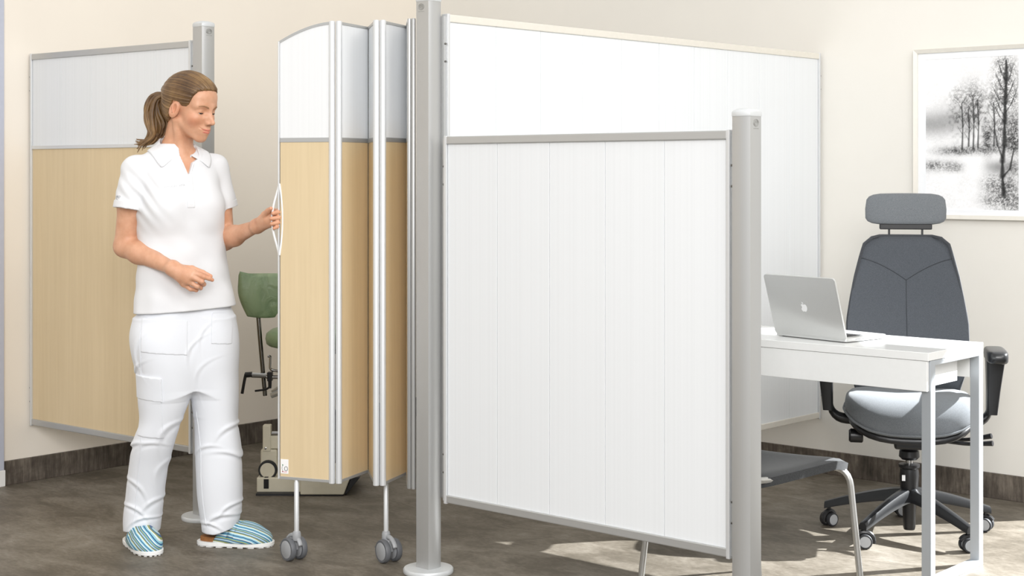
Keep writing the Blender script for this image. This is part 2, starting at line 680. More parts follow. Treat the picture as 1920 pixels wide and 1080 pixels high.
leaf1 = leaf((-0.813, 5.375), (-0.622, 5.305), arch=0.062, col_a='edge')
leaf((-0.598, 5.305), (-0.518, 5.492), col_b=False)
leaf((-0.508, 5.492), (-0.466, 5.272), col_a=False)
leaf((-0.443, 5.272), (-0.377, 5.452), col_b=False)
leaf((-0.369, 5.452), (-0.349, 5.222), col_a=False, rad=0.0075, dark=True)  # this and the next column: shade painted in with the darker aluminium
ec = MB().lathe([(0.006, ZB - 0.004), (0.0075, ZB), (0.0075, ZT), (0.006, ZT + 0.003)], 16, tr(-0.334 - FS0[0], 5.214 - FS0[1], 0)).build('hinge_column', 'aluminium', fs, smooth=40)
# dark flexible gaskets in the folds
for (x, y) in ((-0.513, 5.494), (-0.373, 5.454)):
    MB().box(x - FS0[0] - 0.005, x - FS0[0] + 0.005, y - FS0[1] - 0.006, y - FS0[1] + 0.006, ZB + 0.004, ZT).build('fold_gasket', 'rubber', fs, smooth=0, bevel=0.001)
# bow-shaped pull handle on the leading edge
hp = []
for i in range(25):
    s = i / 24
    z = 1.314 - 0.250 * s
    hp.append((-0.815 - 0.025 * math.sin(math.pi * s) ** 1.3 - FS0[0], 5.377 - FS0[1], z))
HANDLE = [(p[0] + FS0[0], p[1] + FS0[1], p[2]) for p in hp]
MB().tube([(-0.812 + 0.011 * math.sin(math.pi * i / 20) - FS0[0], 5.377 - 0.011 - FS0[1], 1.314 - 0.250 * i / 20) for i in range(21)], 0.0032, 8).build('handle_recess_trim', 'sticker_white', fs)
MB().tube(hp, 0.0066, 12, flat=(0.60, (1, 0, 0))).build('pull_handle', 'sticker_white', fs)['label'] = 'pale grey bow-shaped pull handle'
# lock instruction sticker at the lower corner of the first leaf
st = MB().box(0.008, 0.038, -0.0072, -0.0060, 0.302, 0.352).build('sticker', 'sticker_white', leaf1, smooth=0)
st['label'] = 'small white sticker with ring and red and green marks'
ds = MB()
ds.tube([(0.029 + 0.0062 * math.cos(a), -0.0073, 0.3195 + 0.0074 * math.sin(a)) for a in np.linspace(0, 2 * math.pi, 25)], 0.0009, 6, cap=False)
ds.tube([(0.0285 - 0.0150 * math.cos(a), -0.0073, 0.3205 + 0.0150 * math.sin(a)) for a in np.linspace(-0.75, 0.75, 10)], 0.0006, 6)
ds.build('sticker', 'sticker_grey', leaf1)
MB().box(0.0140, 0.0178, -0.0076, -0.0070, 0.3300, 0.3338).build('sticker', 'sticker_green', leaf1, smooth=0)
MB().box(0.0140, 0.0178, -0.0076, -0.0070, 0.3070, 0.3108).build('sticker', 'sticker_red', leaf1, smooth=0)
# faint coloured word marks
wm = MB()
for k in range(3):
    wm.box(0.0205 + 0.0042 * k, 0.0238 + 0.0042 * k, -0.0074, -0.0070, 0.3065, 0.3095)
wm.build('sticker', 'sticker_pink', leaf1, smooth=0)


def wheel_mb(r, w, m):
    b = MB()
    b.lathe([(r * 0.72, -w / 2), (r * 0.93, -w / 2), (r, -w / 2 + w * 0.25), (r, w / 2 - w * 0.25), (r * 0.93, w / 2), (r * 0.72, w / 2)], 32, m @ rot('Y', 90))
    return b


def disc_mb(r, w, m):
    b = MB()
    b.lathe([(r * 0.72, -w / 2 - 0.0014), (r * 0.76, -w / 2 - 0.0004), (r * 0.76, w / 2 + 0.0004), (r * 0.72, w / 2 + 0.0014)], 28, m @ rot('Y', 90))
    return b


def castor(loc, ang, stem_top, lead):
    c = bpy.data.objects.new('castor', None)
    # the fork is the castor's own mesh
    R, w = 0.0405, 0.020
    f = MB()
    f.box(-0.010, 0.010, -0.014, 0.016, 0.036, 0.078)
    f.lathe([(0.013, 0.070), (0.015, 0.074), (0.015, 0.096), (0.012, 0.104)], 20, tr(0, -lead, 0))
    f.tube(arc((0, 0, R), R + 0.006, 20, 160, 12, 'yz'), 0.009, 8, flat=(0.55, (0, 1, 0)))
    fo = f.build('castor', 'light_grey_plastic', fs, smooth=40, bevel=0.003)
    fo.matrix_local = tr(loc[0] - FS0[0], loc[1] - FS0[1], 0) @ rot('Z', ang)
    for s in (-1, 1):
        m = tr(s * 0.0225, 0, R)
        wo = wheel_mb(R, w, m).build('wheel', 'rubber', fo, smooth=40)
        wo.data.materials[0] = M['grey_plastic']
        disc_mb(R, w, m).build('wheel_disc', 'light_grey_plastic', fo, smooth=40)
    MB().box(-0.030, 0.030, 0.026, 0.048, 0.044, 0.051).build('brake_pedal', 'grey_plastic', fo, smooth=0, bevel=0.003)
    MB().lathe([(0.0085, 0.10), (0.0085, stem_top - 0.012), (0.007, stem_top - 0.010), (0.007, stem_top)], 18, tr(0, -lead, 0)).build('stem', 'aluminium_light', fo, smooth=40)
    return fo


castor((-0.762, 5.365), 41, ZB + 0.004, 0.018)
castor((-0.428, 5.335), 36, ZB + 0.004, -0.018)
# ---------------------------------------------------------------- desk
DX0, DX1, DY0, DY1, DZ = -3.44, -2.262, 4.64, 5.06, 0.767
dk = thing('desk', ((DX0 + DX1) / 2, (DY0 + DY1) / 2, 0), 0, 'white laminate desk with silver square-tube legs against the long screen', 'desk')
hx, hy = (DX1 - DX0) / 2, (DY1 - DY0) / 2
MB().box(-hx, hx, -hy, hy, DZ - 0.027, DZ).build('desktop', 'white_laminate', dk, smooth=0, bevel=0.0015)
MB().box(-hx + 0.004, hx - 0.006, -hy + 0.002, -hy + 0.018, DZ - 0.127, DZ - 0.028).build('drawer_front', 'white_laminate', dk, smooth=0, bevel=0.001)
MB().box(-hx + 0.034, hx - 0.040, -hy + 0.019, hy - 0.12, DZ - 0.123, DZ - 0.045).build('drawer_box', 'white_laminate', dk, smooth=0, bevel=0.001)
MB().box(-hx + 0.034, hx - 0.034, hy - 0.035, hy - 0.019, DZ - 0.12, DZ - 0.028).build('back_apron', 'white_laminate', dk, smooth=0, bevel=0.001)
q = 0.033
for sx in (-1, 1):
    xa, xb = (hx - q, hx) if sx > 0 else (-hx, -hx + q)
    MB().box(xa, xb, -hy + 0.019, -hy + 0.019 + q, 0.0, DZ - 0.028).build('leg', 'desk_metal', dk, smooth=0, bevel=0.0015)
    MB().box(xa, xb, hy - q - 0.002, hy - 0.002, 0.0, DZ - 0.028).build('leg', 'desk_metal', dk, smooth=0, bevel=0.0015)
    MB().box(xa, xb, -hy + 0.019 + q, hy - q - 0.002, 0.0, 0.022).build('floor_bar', 'desk_metal', dk, smooth=0, bevel=0.0015)
    MB().box(xa, xb, -hy + 0.019 + q, hy - q - 0.002, DZ - 0.044, DZ - 0.028).build('top_bar', 'desk_metal', dk, smooth=0, bevel=0.0015)

# ---------------------------------------------------------------- laptop
la = W(0.95, 5.51); lb = W(1.142, 5.275)
dv = (lb - la).normalized()
lt = thing('laptop', Vector(((la.x + lb.x) / 2, (la.y + lb.y) / 2, DZ)), math.atan2(dv.y, dv.x), 'open silver laptop with white apple emblem on the white desk', 'laptop')
LW_, LD_ = 0.318, 0.225


def rrect(w, h, r, n=5):
    p = []
    for cx, cy, a in ((w - r, h - r, 0), (-w + r, h - r, 90), (-w + r, -h + r, 180), (w - r, -h + r, 270)):
        for k in range(n + 1):
            t_ = math.radians(a + 90 * k / n)
            p.append((cx + r * math.cos(t_), cy + r * math.sin(t_)))
    return p


def slab(poly, z0, z1, r, m=None):
    """plate with softly rounded edges"""
    rings = []
    for s, z in ((-r, z0), (-r * 0.3, z0 + r * 0.3), (0, z0 + r), (0, z1 - r), (-r * 0.3, z1 - r * 0.3), (-r, z1)):
        ring = []
        for x, y in poly:
            d = math.hypot(x, y) or 1
            v_ = Vector((x + s * x / d, y + s * y / d, z))
            ring.append(m @ v_ if m is not None else v_)
        rings.append(ring)
    return MB().sweep(rings)


# base lies behind the hinge (local +y is away from the camera, toward the office chair)
slab(rrect(LW_ / 2, LD_ / 2, 0.012), 0.003, 0.017, 0.002, tr(0, LD_ / 2, 0)).build('base', 'laptop_shell', lt, smooth=40)
for sx in (-1, 1):
    for y in (0.02, LD_ - 0.02):
        MB().lathe([(0.007, 0.0), (0.007, 0.004)], 10, tr(sx * (LW_ / 2 - 0.025), y, 0)).build('foot', 'rubber', lt)
kb = MB()
for r_ in range(5):
    for c_ in range(13):
        kb.box(-LW_ / 2 + 0.024 + c_ * 0.0209, -LW_ / 2 + 0.041 + c_ * 0.0209, 0.030 + r_ * 0.0195, 0.0465 + r_ * 0.0195, 0.0165, 0.0185)
kb.build('keyboard', 'keys', lt, smooth=0)
MB().box(-0.05, 0.05, 0.145, 0.21, 0.0168, 0.0175).build('trackpad', 'laptop_shell', lt, smooth=0)
MB().box(LW_ / 2 - 0.0004, LW_ / 2 + 0.0003, 0.05, 0.17, 0.0095, 0.0108).build('disc_slot', 'keys', lt, smooth=0)
MB().lathe([(0.0013, 0), (0.0013, 0.0008)], 10, tr(LW_ / 2 - 0.0003, 0.18, 0.0102) @ rot('Y', 90)).build('port', 'keys', lt)
# lid tips back toward the camera
lidm = tr(0, 0.004, 0.010) @ rot('X', 107)
lid = slab(rrect(LW_ / 2, LD_ / 2, 0.012), -0.0040, 0.0040, 0.002, tr(0, LD_ / 2, 0)).build('lid', 'laptop_shell', lt, smooth=40)
lid.matrix_local = lidm
MB().box(-LW_ / 2 + 0.012, LW_ / 2 - 0.012, 0.016, LD_ - 0.010, -0.0046, -0.0040).build('screen', 'black_gloss', lid, smooth=0)
# apple emblem on the outer face of the lid
ap = []
body = [(0, 0.78), (0.18, 0.86), (0.42, 0.92), (0.66, 0.84), (0.84, 0.64), (0.66, 0.46), (0.58, 0.18), (0.66, -0.10), (0.88, -0.28), (0.72, -0.66), (0.48, -0.96), (0.28, -0.98), (0.02, -0.88), (-0.24, -0.98), (-0.46, -0.94), (-0.72, -0.62), (-0.88, -0.18), (-0.88, 0.32), (-0.66, 0.74), (-0.36, 0.90), (-0.14, 0.84)]
bc = smoothcurve([(x, y, 0) for x, y in body] + [(0, 0.78, 0)], 4)[:-1]
sc_ = 0.0145
ae = MB()
ae.prism([(-p.x * sc_, p.y * sc_) for p in bc][::-1], 0.0038, 0.0046, tr(0, LD_ / 2 - 0.004, 0))
lf_ = [(0.02, 1.02), (0.10, 1.22), (0.26, 1.42), (0.44, 1.50), (0.42, 1.30), (0.28, 1.10)]
ae.prism([(-x * sc_, y * sc_) for x, y in lf_][::-1], 0.0038, 0.0046, tr(0, LD_ / 2 - 0.004, 0))
ae.build('emblem', 'logo_white', lid, smooth=0)['label'] = 'white apple emblem with a bite and leaf'

# ---------------------------------------------------------------- office chair
OC = (1.487, 5.75)
fw = math.atan2(-0.97, -0.20)          # direction the sitter faces, camera frame
oc = thing('office_chair', W(*OC), TH + fw + math.pi / 2, 'grey high-back office swivel chair with headrest and armrests behind the desk', 'chair')
# local frame: sitter faces -y, +x is the sitter's left (camera right)


def cushion(rx, ry, z0, z1, name, mat, parent, m=None, ex=4.0, dome=0.6, nu=40, nv=10, warp=None):
    rings = []
    for j in range(nv + 1):
        a = -math.pi / 2 + math.pi * j / nv
        cz, sr = math.sin(a), math.cos(a)
        rr = max(sr, 0.02) ** 0.38
        ring = []
        for i in range(nu):
            t_ = 2 * math.pi * i / nu
            c_, s_ = math.cos(t_), math.sin(t_)
            k = (abs(c_) ** ex + abs(s_) ** ex) ** (-1 / ex)
            x, y = rx * k * c_ * rr, ry * k * s_ * rr
            z = (z0 + z1) / 2 + (z1 - z0) / 2 * (abs(cz) ** dome) * (1 if cz > 0 else -1)
            p = Vector((x, y, z))
            if warp:
                p = warp(p)
            ring.append(m @ p if m is not None else p)
        rings.append(ring)
    return MB().sweep(rings).build(name, mat, parent, smooth=60)


def seat_warp(p):
    # waterfall front, slightly dished
    f = max(0.0, (-p.y - 0.10) / 0.13)
    p.z -= 0.045 * f * f
    p.x *= 1 + 0.05 * min(1, max(-1, -p.y / 0.22))
    p.z += 0.02 * (p.x / 0.24) ** 2
    return p


seat = cushion(0.235, 0.235, 0.415, 0.525, 'seat', 'chair_grey_light', oc, ex=3.6, warp=seat_warp)
sp = []
for i in range(49):
    t_ = 2 * math.pi * i / 48
    c_, s_ = math.cos(t_), math.sin(t_)
    k = (abs(c_) ** 3.6 + abs(s_) ** 3.6) ** (-1 / 3.6)
    p = seat_warp(Vector((0.238 * k * c_, 0.238 * k * s_, 0.455)))
    sp.append(p)
MB().tube(sp, 0.004, 8, cap=False).build('piping', 'chair_grey_light', seat)
cushion(0.222, 0.222, 0.395, 0.440, 'seat_shell', 'black_plastic', oc, ex=3.6, warp=seat_warp)


def back_outline(z):
    zs = [0.50, 0.60, 0.697, 0.78, 0.862, 0.95, 1.028, 1.075, 1.096, 1.104]
    ws = [0.185, 0.215, 0.224, 0.224, 0.211, 0.194, 0.174, 0.160, 0.143, 0.118]
    return float(np.interp(z, zs, ws))


def back_y(z, x=0.0):
    return 0.215 + 0.10 * (z - 0.5) - 0.05 * math.exp(-((z - 0.68) / 0.12) ** 2) - 0.06 * (x / 0.22) ** 2


def back_shell(t0, t1, grow, name, mat, parent):
    rings = []
    N = 26
    for j in range(N + 1):
        z = 0.50 + 0.604 * j / N
        w = back_outline(z) + grow
        e = 0.35 if j in (0, N) else 1.0
        ring = []
        n = 14
        for i in range(n + 1):
            x = w * (-1 + 2 * i / n)
            ed = 1 - (abs(x) / w) ** 6
            ring.append((x, back_y(z, x) + t0 * (0.25 + 0.75 * ed) * e, z))
        for i in range(n + 1):
            x = w * (1 - 2 * i / n)
            ed = 1 - (abs(x) / w) ** 6
            ring.append((x, back_y(z, x) + t1 * (0.25 + 0.75 * ed) * e, z))
        rings.append(ring)
    return MB().sweep(rings).build(name, mat, parent, smooth=60)


bk = back_shell(-0.028, 0.012, 0.0, 'backrest', 'chair_grey', oc)
back_shell(0.006, 0.030, -0.004, 'back_panel', 'black_plastic', oc)
# piping round the edge and the Y-shaped stitched seam
edge = [(-back_outline(z), back_y(z, 0.2) - 0.004, z) for z in np.linspace(0.52, 1.10, 24)]
edge += [(x, back_y(1.105, x) - 0.006, 1.106) for x in np.linspace(-0.10, 0.10, 9)]
edge += [(-p[0], p[1], p[2]) for p in edge[:24]][::-1]
MB().tube(edge, 0.0055, 8).build('piping', 'piping_dark', bk)


def on_back(x, z):
    ed = 1 - (abs(x) / back_outline(z)) ** 6
    return (x, back_y(z, x) - 0.028 * (0.25 + 0.75 * ed) - 0.0004, z)


for s in (-1, 1):
    sm = [on_back(s * 0.178 * (1 - u), 1.020 - 0.085 * u ** 1.5) for u in np.linspace(0, 1, 16)]
    MB().tube(sm, 0.0016, 6).build('seam', 'seam_thread', bk)
MB().tube([on_back(0, z) for z in np.linspace(0.935, 0.53, 18)], 0.0016, 6).build('seam', 'seam_thread', bk)


def head_warp(p):
    p.y += 0.25 * p.x ** 2 * -1 - 0.06 * (p.z - 1.21)
    p.x *= 1.0 - 0.35 * (p.z - 1.15)
    return p


hy_ = back_y(1.1) + 0.0
cushion(0.158, 0.030, 1.148, 1.272, 'headrest', 'chair_grey_light', oc, m=tr(0, hy_ + 0.01, 0), ex=3.2, dome=0.45, warp=head_warp)
MB().box(-0.100, 0.100, hy_ - 0.012, hy_ + 0.020, 1.130, 1.152).build('headrest_bracket', 'black_plastic', oc, smooth=0, bevel=0.004)
for s in (-1, 1):
    MB().box(s * 0.063 - 0.004, s * 0.063 + 0.004, hy_ - 0.004, hy_ + 0.012, 1.06, 1.135).build('headrest_stem', 'black_plastic', oc, smooth=0, bevel=0.001)
# arms
for s in (-1, 1):
    ar = MB().tube(bend([(s * 0.10, 0.02, 0.415), (s * 0.288, 0.02, 0.425), (s * 0.300, 0.02, 0.60)], 0.06), [0.020] * 9, 12, flat=(0.6, (1, 0, 0)))
    ao = ar.build('armrest', 'black_plastic', oc)
    sl = MB()
    rings = []
    for z, wx, wy in ((0.455, 0.019, 0.030), (0.55, 0.024, 0.036), (0.64, 0.031, 0.044), (0.660, 0.033, 0.048)):
        xo = s * (0.298 + 0.012 * (z - 0.46) / 0.2)
        rings.append([(xo + x, 0.02 + y, z) for x, y in rrect(wx, wy, 0.008, 3)])
    sl.sweep(rings)
    sl.build('height_sleeve', 'black_gloss', ao, smooth=50)
    cushion(0.038, 0.125, 0.652, 0.702, 'arm_pad', 'black_gloss', ao, m=tr(s * 0.311, 0.0, 0), ex=4, dome=0.5)
# mechanism and levers
me_ = MB().box(-0.10, 0.10, -0.12, 0.15, 0.375, 0.412)
me_.box(-0.06, 0.06, -0.15, 0.10, 0.340, 0.380)
me_.build('mechanism', 'black_plastic', oc, smooth=0, bevel=0.008)
for k, (y, dz) in enumerate(((-0.06, 0.0), (-0.10, -0.02))):
    MB().tube(bend([(0.06, y, 0.375), (0.20, y - 0.01, 0.370 + dz * 0.4), (0.285, y - 0.05, 0.395 + dz)], 0.03), [0.007] * 8 + [0.010], 8).build('lever', 'black_plastic', oc)
MB().lathe([(0.020, 0.0), (0.026, 0.004), (0.026, 0.045), (0.020, 0.052)], 14, tr(-0.17, -0.08, 0.375) @ rot('Y', -90)).build('tension_knob', 'black_plastic', oc)
# gas column
MB().lathe([(0.040, 0.330), (0.034, 0.322), (0.030, 0.318), (0.036, 0.312), (0.038, 0.290), (0.028, 0.280), (0.0, 0.278)], 24).build('column_boot', 'black_plastic', oc)
MB().lathe([(0.013, 0.20), (0.013, 0.345)], 18).build('piston', 'chrome', oc)
MB().lathe([(0.020, 0.018), (0.023, 0.03), (0.025, 0.12), (0.030, 0.14), (0.036, 0.22), (0.033, 0.245), (0.039, 0.252), (0.039, 0.262), (0.015, 0.266)], 24).build('column_cover', 'black_plastic', oc)
MB().box(-0.028, -0.016, -0.0375, -0.030, 0.205, 0.226).build('column_label', 'sticker_white', oc, smooth=0)
base_rot = math.degrees(-(fw + math.pi / 2))
for k in range(5):
    a = math.radians(-135 + 72 * k)
    g = Matrix.Rotation(a, 4, 'Z')
    g = Matrix.Rotation(math.radians(base_rot), 4, 'Z') @ g
    rings = []
    for s in np.linspace(0, 1, 9):
        x = 0.020 + 0.300 * s
        zc = 0.150 - 0.070 * s ** 1.4
        wy, wz = 0.027 - 0.011 * s, 0.026 - 0.012 * s
        rings.append([g @ Vector((x, yy * wy, zc + zz * wz)) for yy, zz in ((-1, -0.9), (1, -0.9), (1, 0.1), (0.62, 0.85), (0, 1.05), (-0.62, 0.85), (-1, 0.1))])
    lo = MB().sweep(rings).build('base_leg', 'black_gloss', oc, smooth=40)
    # twin-wheel castor under the leg tip
    cm = g @ tr(0.305, 0, 0) @ rot('Z', (35, -20, 50, 10, -30)[k])
    cb = MB()
    cb.lathe([(0.007, 0.045), (0.007, 0.085)], 10, cm)
    cb.tube([cm @ Vector((0, y, z)) for y, z in [(0.030 * math.cos(b), 0.027 + 0.030 * math.sin(b)) for b in np.linspace(-0.3, 2.6, 10)]], 0.010, 8)
    co = cb.build('castor', 'black_plastic', oc)
    for s in (-1, 1):
        wheel_mb(0.0265, 0.016, cm @ tr(s * 0.017, 0, 0.0265)).build('wheel', 'rubber', co)
        disc_mb(0.0265, 0.016, cm @ tr(s * 0.017, 0, 0.0265)).build('wheel_disc', 'light_grey_plastic', co)

# ---------------------------------------------------------------- visitor chair
FRp, RRp, RLp, FLp = [W(*p) for p in ((1.12, 4.97), (0.760, 4.70), (0.42, 4.93), (0.80, 5.21))]
vcc = (FRp + RRp + RLp + FLp) / 4
vc = thing('visitor_chair', vcc, 0, 'low chair with dark grey felt seat and steel tube legs behind the front screen', 'chair')
fr, rr_, rl, fl = [p - vcc for p in (FRp, RRp, RLp, FLp)]
fdir = (fr - rr_).normalized(); ldir = (rl - rr_).normalized()
# seat: soft rectangular pad, drooping at its side edges
def pad(u, v_):
    """u across (-1 right .. 1 left), v_ along (-1 rear .. 1 front)"""
    p = ldir * (u * 0.190 + 0.010) + fdir * (v_ * 0.215 * (1 - 0.04 * u * u)) + fdir * 0.015
    return p
rings = []
N = 18
for j in range(N + 1):
    v_ = -1 + 2 * j / N
    w_ = (1 - abs(v_) ** 7) * 0.06 + 0.94
    row = []
    for i in range(N + 1):
        u = (-1 + 2 * i / N) * w_
        p = pad(u, v_)
        z = 0.428 + 0.012 * v_ - 0.016 * (1 - u * u) * (1 - v_ * v_) - 0.020 * max(0, v_ - 0.6) ** 2 * 6
        e = max(abs(u) / w_, abs(v_)) ** 10
        row.append(Vector((p.x, p.y, z - 0.012 * e)))
    low = [Vector((q_.x * 0.985, q_.y * 0.985, q_.z - 0.028)) for q_ in row[::-1]]
    rings.append(row + low)
MB().sweep(rings).build('seat', 'felt_grey', vc, smooth=60)
for (foot, other, sgn) in ((fr, fl, 1), (fl, fr, 1), (rr_, rl, -1), (rl, rr_, -1)):
    inner = foot.lerp(other, 0.38)
    top = foot.lerp(other, 0.055)
    zt = 0.396 if sgn > 0 else 0.378
    pts = [(inner.x * 0.8, inner.y * 0.8, zt - 0.004), (top.x * 0.97, top.y * 0.97, zt), (foot.x * 1.03, foot.y * 1.03, 0.004)]
    lg = MB().tube(bend(pts, 0.06), 0.0105, 14).build('leg', 'steel_tube', vc)
    MB().lathe([(0.012, 0), (0.013, 0.004), (0.012, 0.02)], 14, tr(foot.x * 1.03, foot.y * 1.03, 0)).build('glide', 'black_plastic', lg)
rb_ = -fdir * 0.235
for s in (-1, 1):
    p0 = ldir * (s * 0.165) - fdir * 0.12
    p1 = ldir * (s * 0.175) - fdir * 0.235
    MB().tube(bend([(p0.x, p0.y, 0.395), (p1.x, p1.y, 0.405), (p1.x - fdir.x * 0.03, p1.y - fdir.y * 0.03, 0.80)], 0.05), 0.0105, 12).build('back_upright', 'steel_tube', vc)
rings = []
for j in range(11):
    z = 0.60 + 0.20 * j / 10
    e = math.sin(math.pi * (0.08 + 0.84 * j / 10)) ** 0.3
    row = []
    for sgn in (1, -1):
        for i in range(11):
            u = (-1 + 2 * i / 10) * sgn
            p = ldir * (u * 0.205) - fdir * (0.262 + 0.03 * (1 - u * u)) + fdir * (0.012 * sgn * e)
            row.append(Vector((p.x, p.y, z)))
    rings.append(row)
MB().sweep(rings).build('backrest', 'felt_grey', vc, smooth=60)

# ---------------------------------------------------------------- framed picture
px0, px1, pz0, pz1 = -3.046, -2.512, 1.157, 1.880
pc = ((px0 + px1) / 2, RW_Y - 0.001, (pz0 + pz1) / 2)
pt = thing('framed_picture', (pc[0], RW_Y, pz0), 0, 'framed black and white birch tree landscape on the right wall', 'picture')
pw, ph = (px1 - px0) / 2, (pz1 - pz0)
fwid, fdep = 0.017, 0.026
for nm, poly in (('t', [(-pw, ph), (pw, ph), (pw - fwid, ph - fwid), (-pw + fwid, ph - fwid)]), ('b', [(-pw, 0), (pw, 0), (pw - fwid, fwid), (-pw + fwid, fwid)]),
                 ('l', [(-pw, 0), (-pw, ph), (-pw + fwid, ph - fwid), (-pw + fwid, fwid)]), ('r', [(pw, 0), (pw, ph), (pw - fwid, ph - fwid), (pw - fwid, fwid)])):
    b = MB()
    n = len(poly)
    vs_ = [(x, -0.001, z) for x, z in poly] + [(x, -fdep if i < 2 else -fdep + 0.006, z) for i, (x, z) in enumerate(poly)]
    b.add(vs_, [(0, 1, 2, 3), (7, 6, 5, 4)] + [(i, i + 4, (i + 1) % 4 + 4, (i + 1) % 4) for i in range(4)])
    o = b.build('frame_bar', 'frame_cream', pt, smooth=0)
    import bmesh
    bm_ = bmesh.new(); bm_.from_mesh(o.data); bmesh.ops.recalc_face_normals(bm_, faces=bm_.faces); bm_.to_mesh(o.data); bm_.free()
ax0, ax1, az0, az1 = -2.994 - pc[0], -2.584 - pc[0], 1.197 - pz0, 1.836 - pz0
mm = MB()
yb = -0.012
mm.box(-pw + fwid, pw - fwid, yb, -0.002, fwid, az0); mm.box(-pw + fwid, pw - fwid, yb, -0.002, az1, ph - fwid)
mm.box(-pw + fwid, ax0, yb, -0.002, az0, az1); mm.box(ax1, pw - fwid, yb, -0.002, az0, az1)
mm.build('mount_board', 'mat_board', pt, smooth=0)

# ink-wash landscape as printed tone, painted into a fine vertex grid
GW, GH = 210, 326
gx, gy = np.meshgrid(np.linspace(0, 1, GW), np.linspace(0, 1, GH))     # gy 0 = bottom


def vnoise(nx, ny, seed):
    r_ = np.random.default_rng(seed).random((ny + 2, nx + 2))
    x = gx * nx; y = gy * ny
    xi = x.astype(int); yi = y.astype(int)
    fx = x - xi; fy = y - yi
    fx = fx * fx * (3 - 2 * fx); fy = fy * fy * (3 - 2 * fy)
    return (r_[yi, xi] * (1 - fx) + r_[yi, xi + 1] * fx) * (1 - fy) + (r_[yi + 1, xi] * (1 - fx) + r_[yi + 1, xi + 1] * fx) * fy


fine = vnoise(90, 140, 1); med = vnoise(34, 52, 2); big = vnoise(7, 10, 3)
tone = 0.97 - 0.05 * big


def blob(cx, cy, rx, ry, amt, tex=None, p=1.0):
    global tone
    d = ((gx - cx) / rx) ** 2 + ((gy - cy) / ry) ** 2
    w_ = np.exp(-d * p) * amt * 0.9
    if tex is not None:
        w_ = w_ * tex
    tone = tone * (1 - np.clip(w_, 0, 0.95))


def stroke(pts, w0, w1, amt):
    global tone
    for (x0, y0), (x1, y1) in zip(pts[:-1], pts[1:]):
        dx, dy = x1 - x0, (y1 - y0) * 1.55
        t_ = np.clip(((gx - x0) * dx + (gy - y0) * 1.55 * dy) / (dx * dx + dy * dy + 1e-9), 0, 1)
        d = np.hypot(gx - x0 - t_ * dx, (gy - y0) * 1.55 - t_ * dy)
        w_ = (w0 + (w1 - w0) * t_)
        tone = tone * (1 - amt * np.clip(1.4 - d / w_, 0, 1))


finer = vnoise(150, 232, 4)
tx = np.clip((0.45 * fine + 0.35 * finer + 0.20 * med - 0.32) * 2.4, 0, 1)
tm = np.clip((med - 0.3) * 2.0, 0, 1)
blob(0.05, 0.56, 0.30, 0.07, 0.28, None); blob(0.25, 0.60, 0.3, 0.07, 0.18, None)
blob(0.10, 0.29, 0.16, 0.035, 0.55, 0.3 + tx); blob(0.32, 0.28, 0.09, 0.03, 0.6, 0.3 + tx)
blob(0.35, 0.385, 0.22, 0.025, 0.55, 0.4 + tx); blob(0.7, 0.40, 0.4, 0.03, 0.45, 0.4 + tx)
blob(0.40, 0.62, 0.16, 0.14, 0.45, tx * tm + 0.25); blob(0.36, 0.74, 0.09, 0.08, 0.4, tx)
blob(0.53, 0.72, 0.09, 0.13, 0.5, tx + 0.15); blob(0.62, 0.62, 0.15, 0.12, 0.4, tx * tm + 0.15)
blob(0.67, 0.47, 0.05, 0.10, 0.7, tx + 0.35); blob(0.95, 0.50, 0.10, 0.13, 0.75, tx + 0.35); blob(0.80, 0.52, 0.09, 0.10, 0.5, tx + 0.2)
for x, y0, y1 in ((0.40, 0.40, 0.70), (0.52, 0.40, 0.75), (0.57, 0.41, 0.72), (0.74, 0.42, 0.70), (0.47, 0.42, 0.66)):
    stroke([(x, y0), (x + 0.008, (y0 + y1) / 2), (x - 0.005, y1)], 0.010, 0.005, 0.6)
    for k in range(6):
        yy = y1 - 0.2 + 0.04 * k
        s = 1 if k % 2 else -1
        stroke([(x, yy), (x + s * 0.05, yy + 0.05)], 0.004, 0.002, 0.4)
blob(0.86, 0.86, 0.15, 0.15, 0.5, tx + 0.1, 1.2); blob(0.80, 0.75, 0.12, 0.08, 0.5, tx); blob(0.93, 0.74, 0.10, 0.10, 0.5, tx); blob(0.86, 0.94, 0.10, 0.06, 0.5, tx)
blob(0.74, 0.68, 0.06, 0.05, 0.5, tx)
stroke([(0.845, 0.10), (0.83, 0.22), (0.83, 0.32), (0.85, 0.42), (0.855, 0.58), (0.86, 0.70), (0.87, 0.85), (0.87, 0.97)], 0.028, 0.008, 0.75)
for y, s, l in ((0.60, -1, 0.10), (0.63, 1, 0.11), (0.67, -1, 0.13), (0.72, 1, 0.10), (0.76, -1, 0.10), (0.80, 1, 0.08), (0.84, -1, 0.08), (0.56, -1, 0.12)):
    stroke([(0.86, y), (0.86 + s * l * 0.5, y + 0.05), (0.86 + s * l, y + 0.13)], 0.007, 0.003, 0.55)
stroke([(0.83, 0.34), (0.78, 0.42), (0.74, 0.55)], 0.012, 0.004, 0.6); stroke([(0.84, 0.22), (0.91, 0.27), (0.95, 0.40)], 0.012, 0.005, 0.65)
blob(0.95, 0.44, 0.05, 0.04, 0.5, tx)
blob(0.72, 0.17, 0.13, 0.06, 0.55, tx + 0.15); blob(0.88, 0.15, 0.15, 0.07, 0.6, tx + 0.2); blob(0.75, 0.06, 0.18, 0.05, 0.55, tx + 0.1); blob(0.95, 0.05, 0.15, 0.08, 0.55, tx + 0.15); blob(0.95, 0.27, 0.08, 0.05, 0.5, tx + 0.2)
blob(0.80, 0.28, 0.16, 0.04, 0.4, None)
stream = np.exp(-(((gx - 0.45 - 0.15 * np.sin(gy * 7)) / 0.22) ** 2)) * (gy < 0.36) * np.clip((0.36 - gy) * 12, 0, 1)
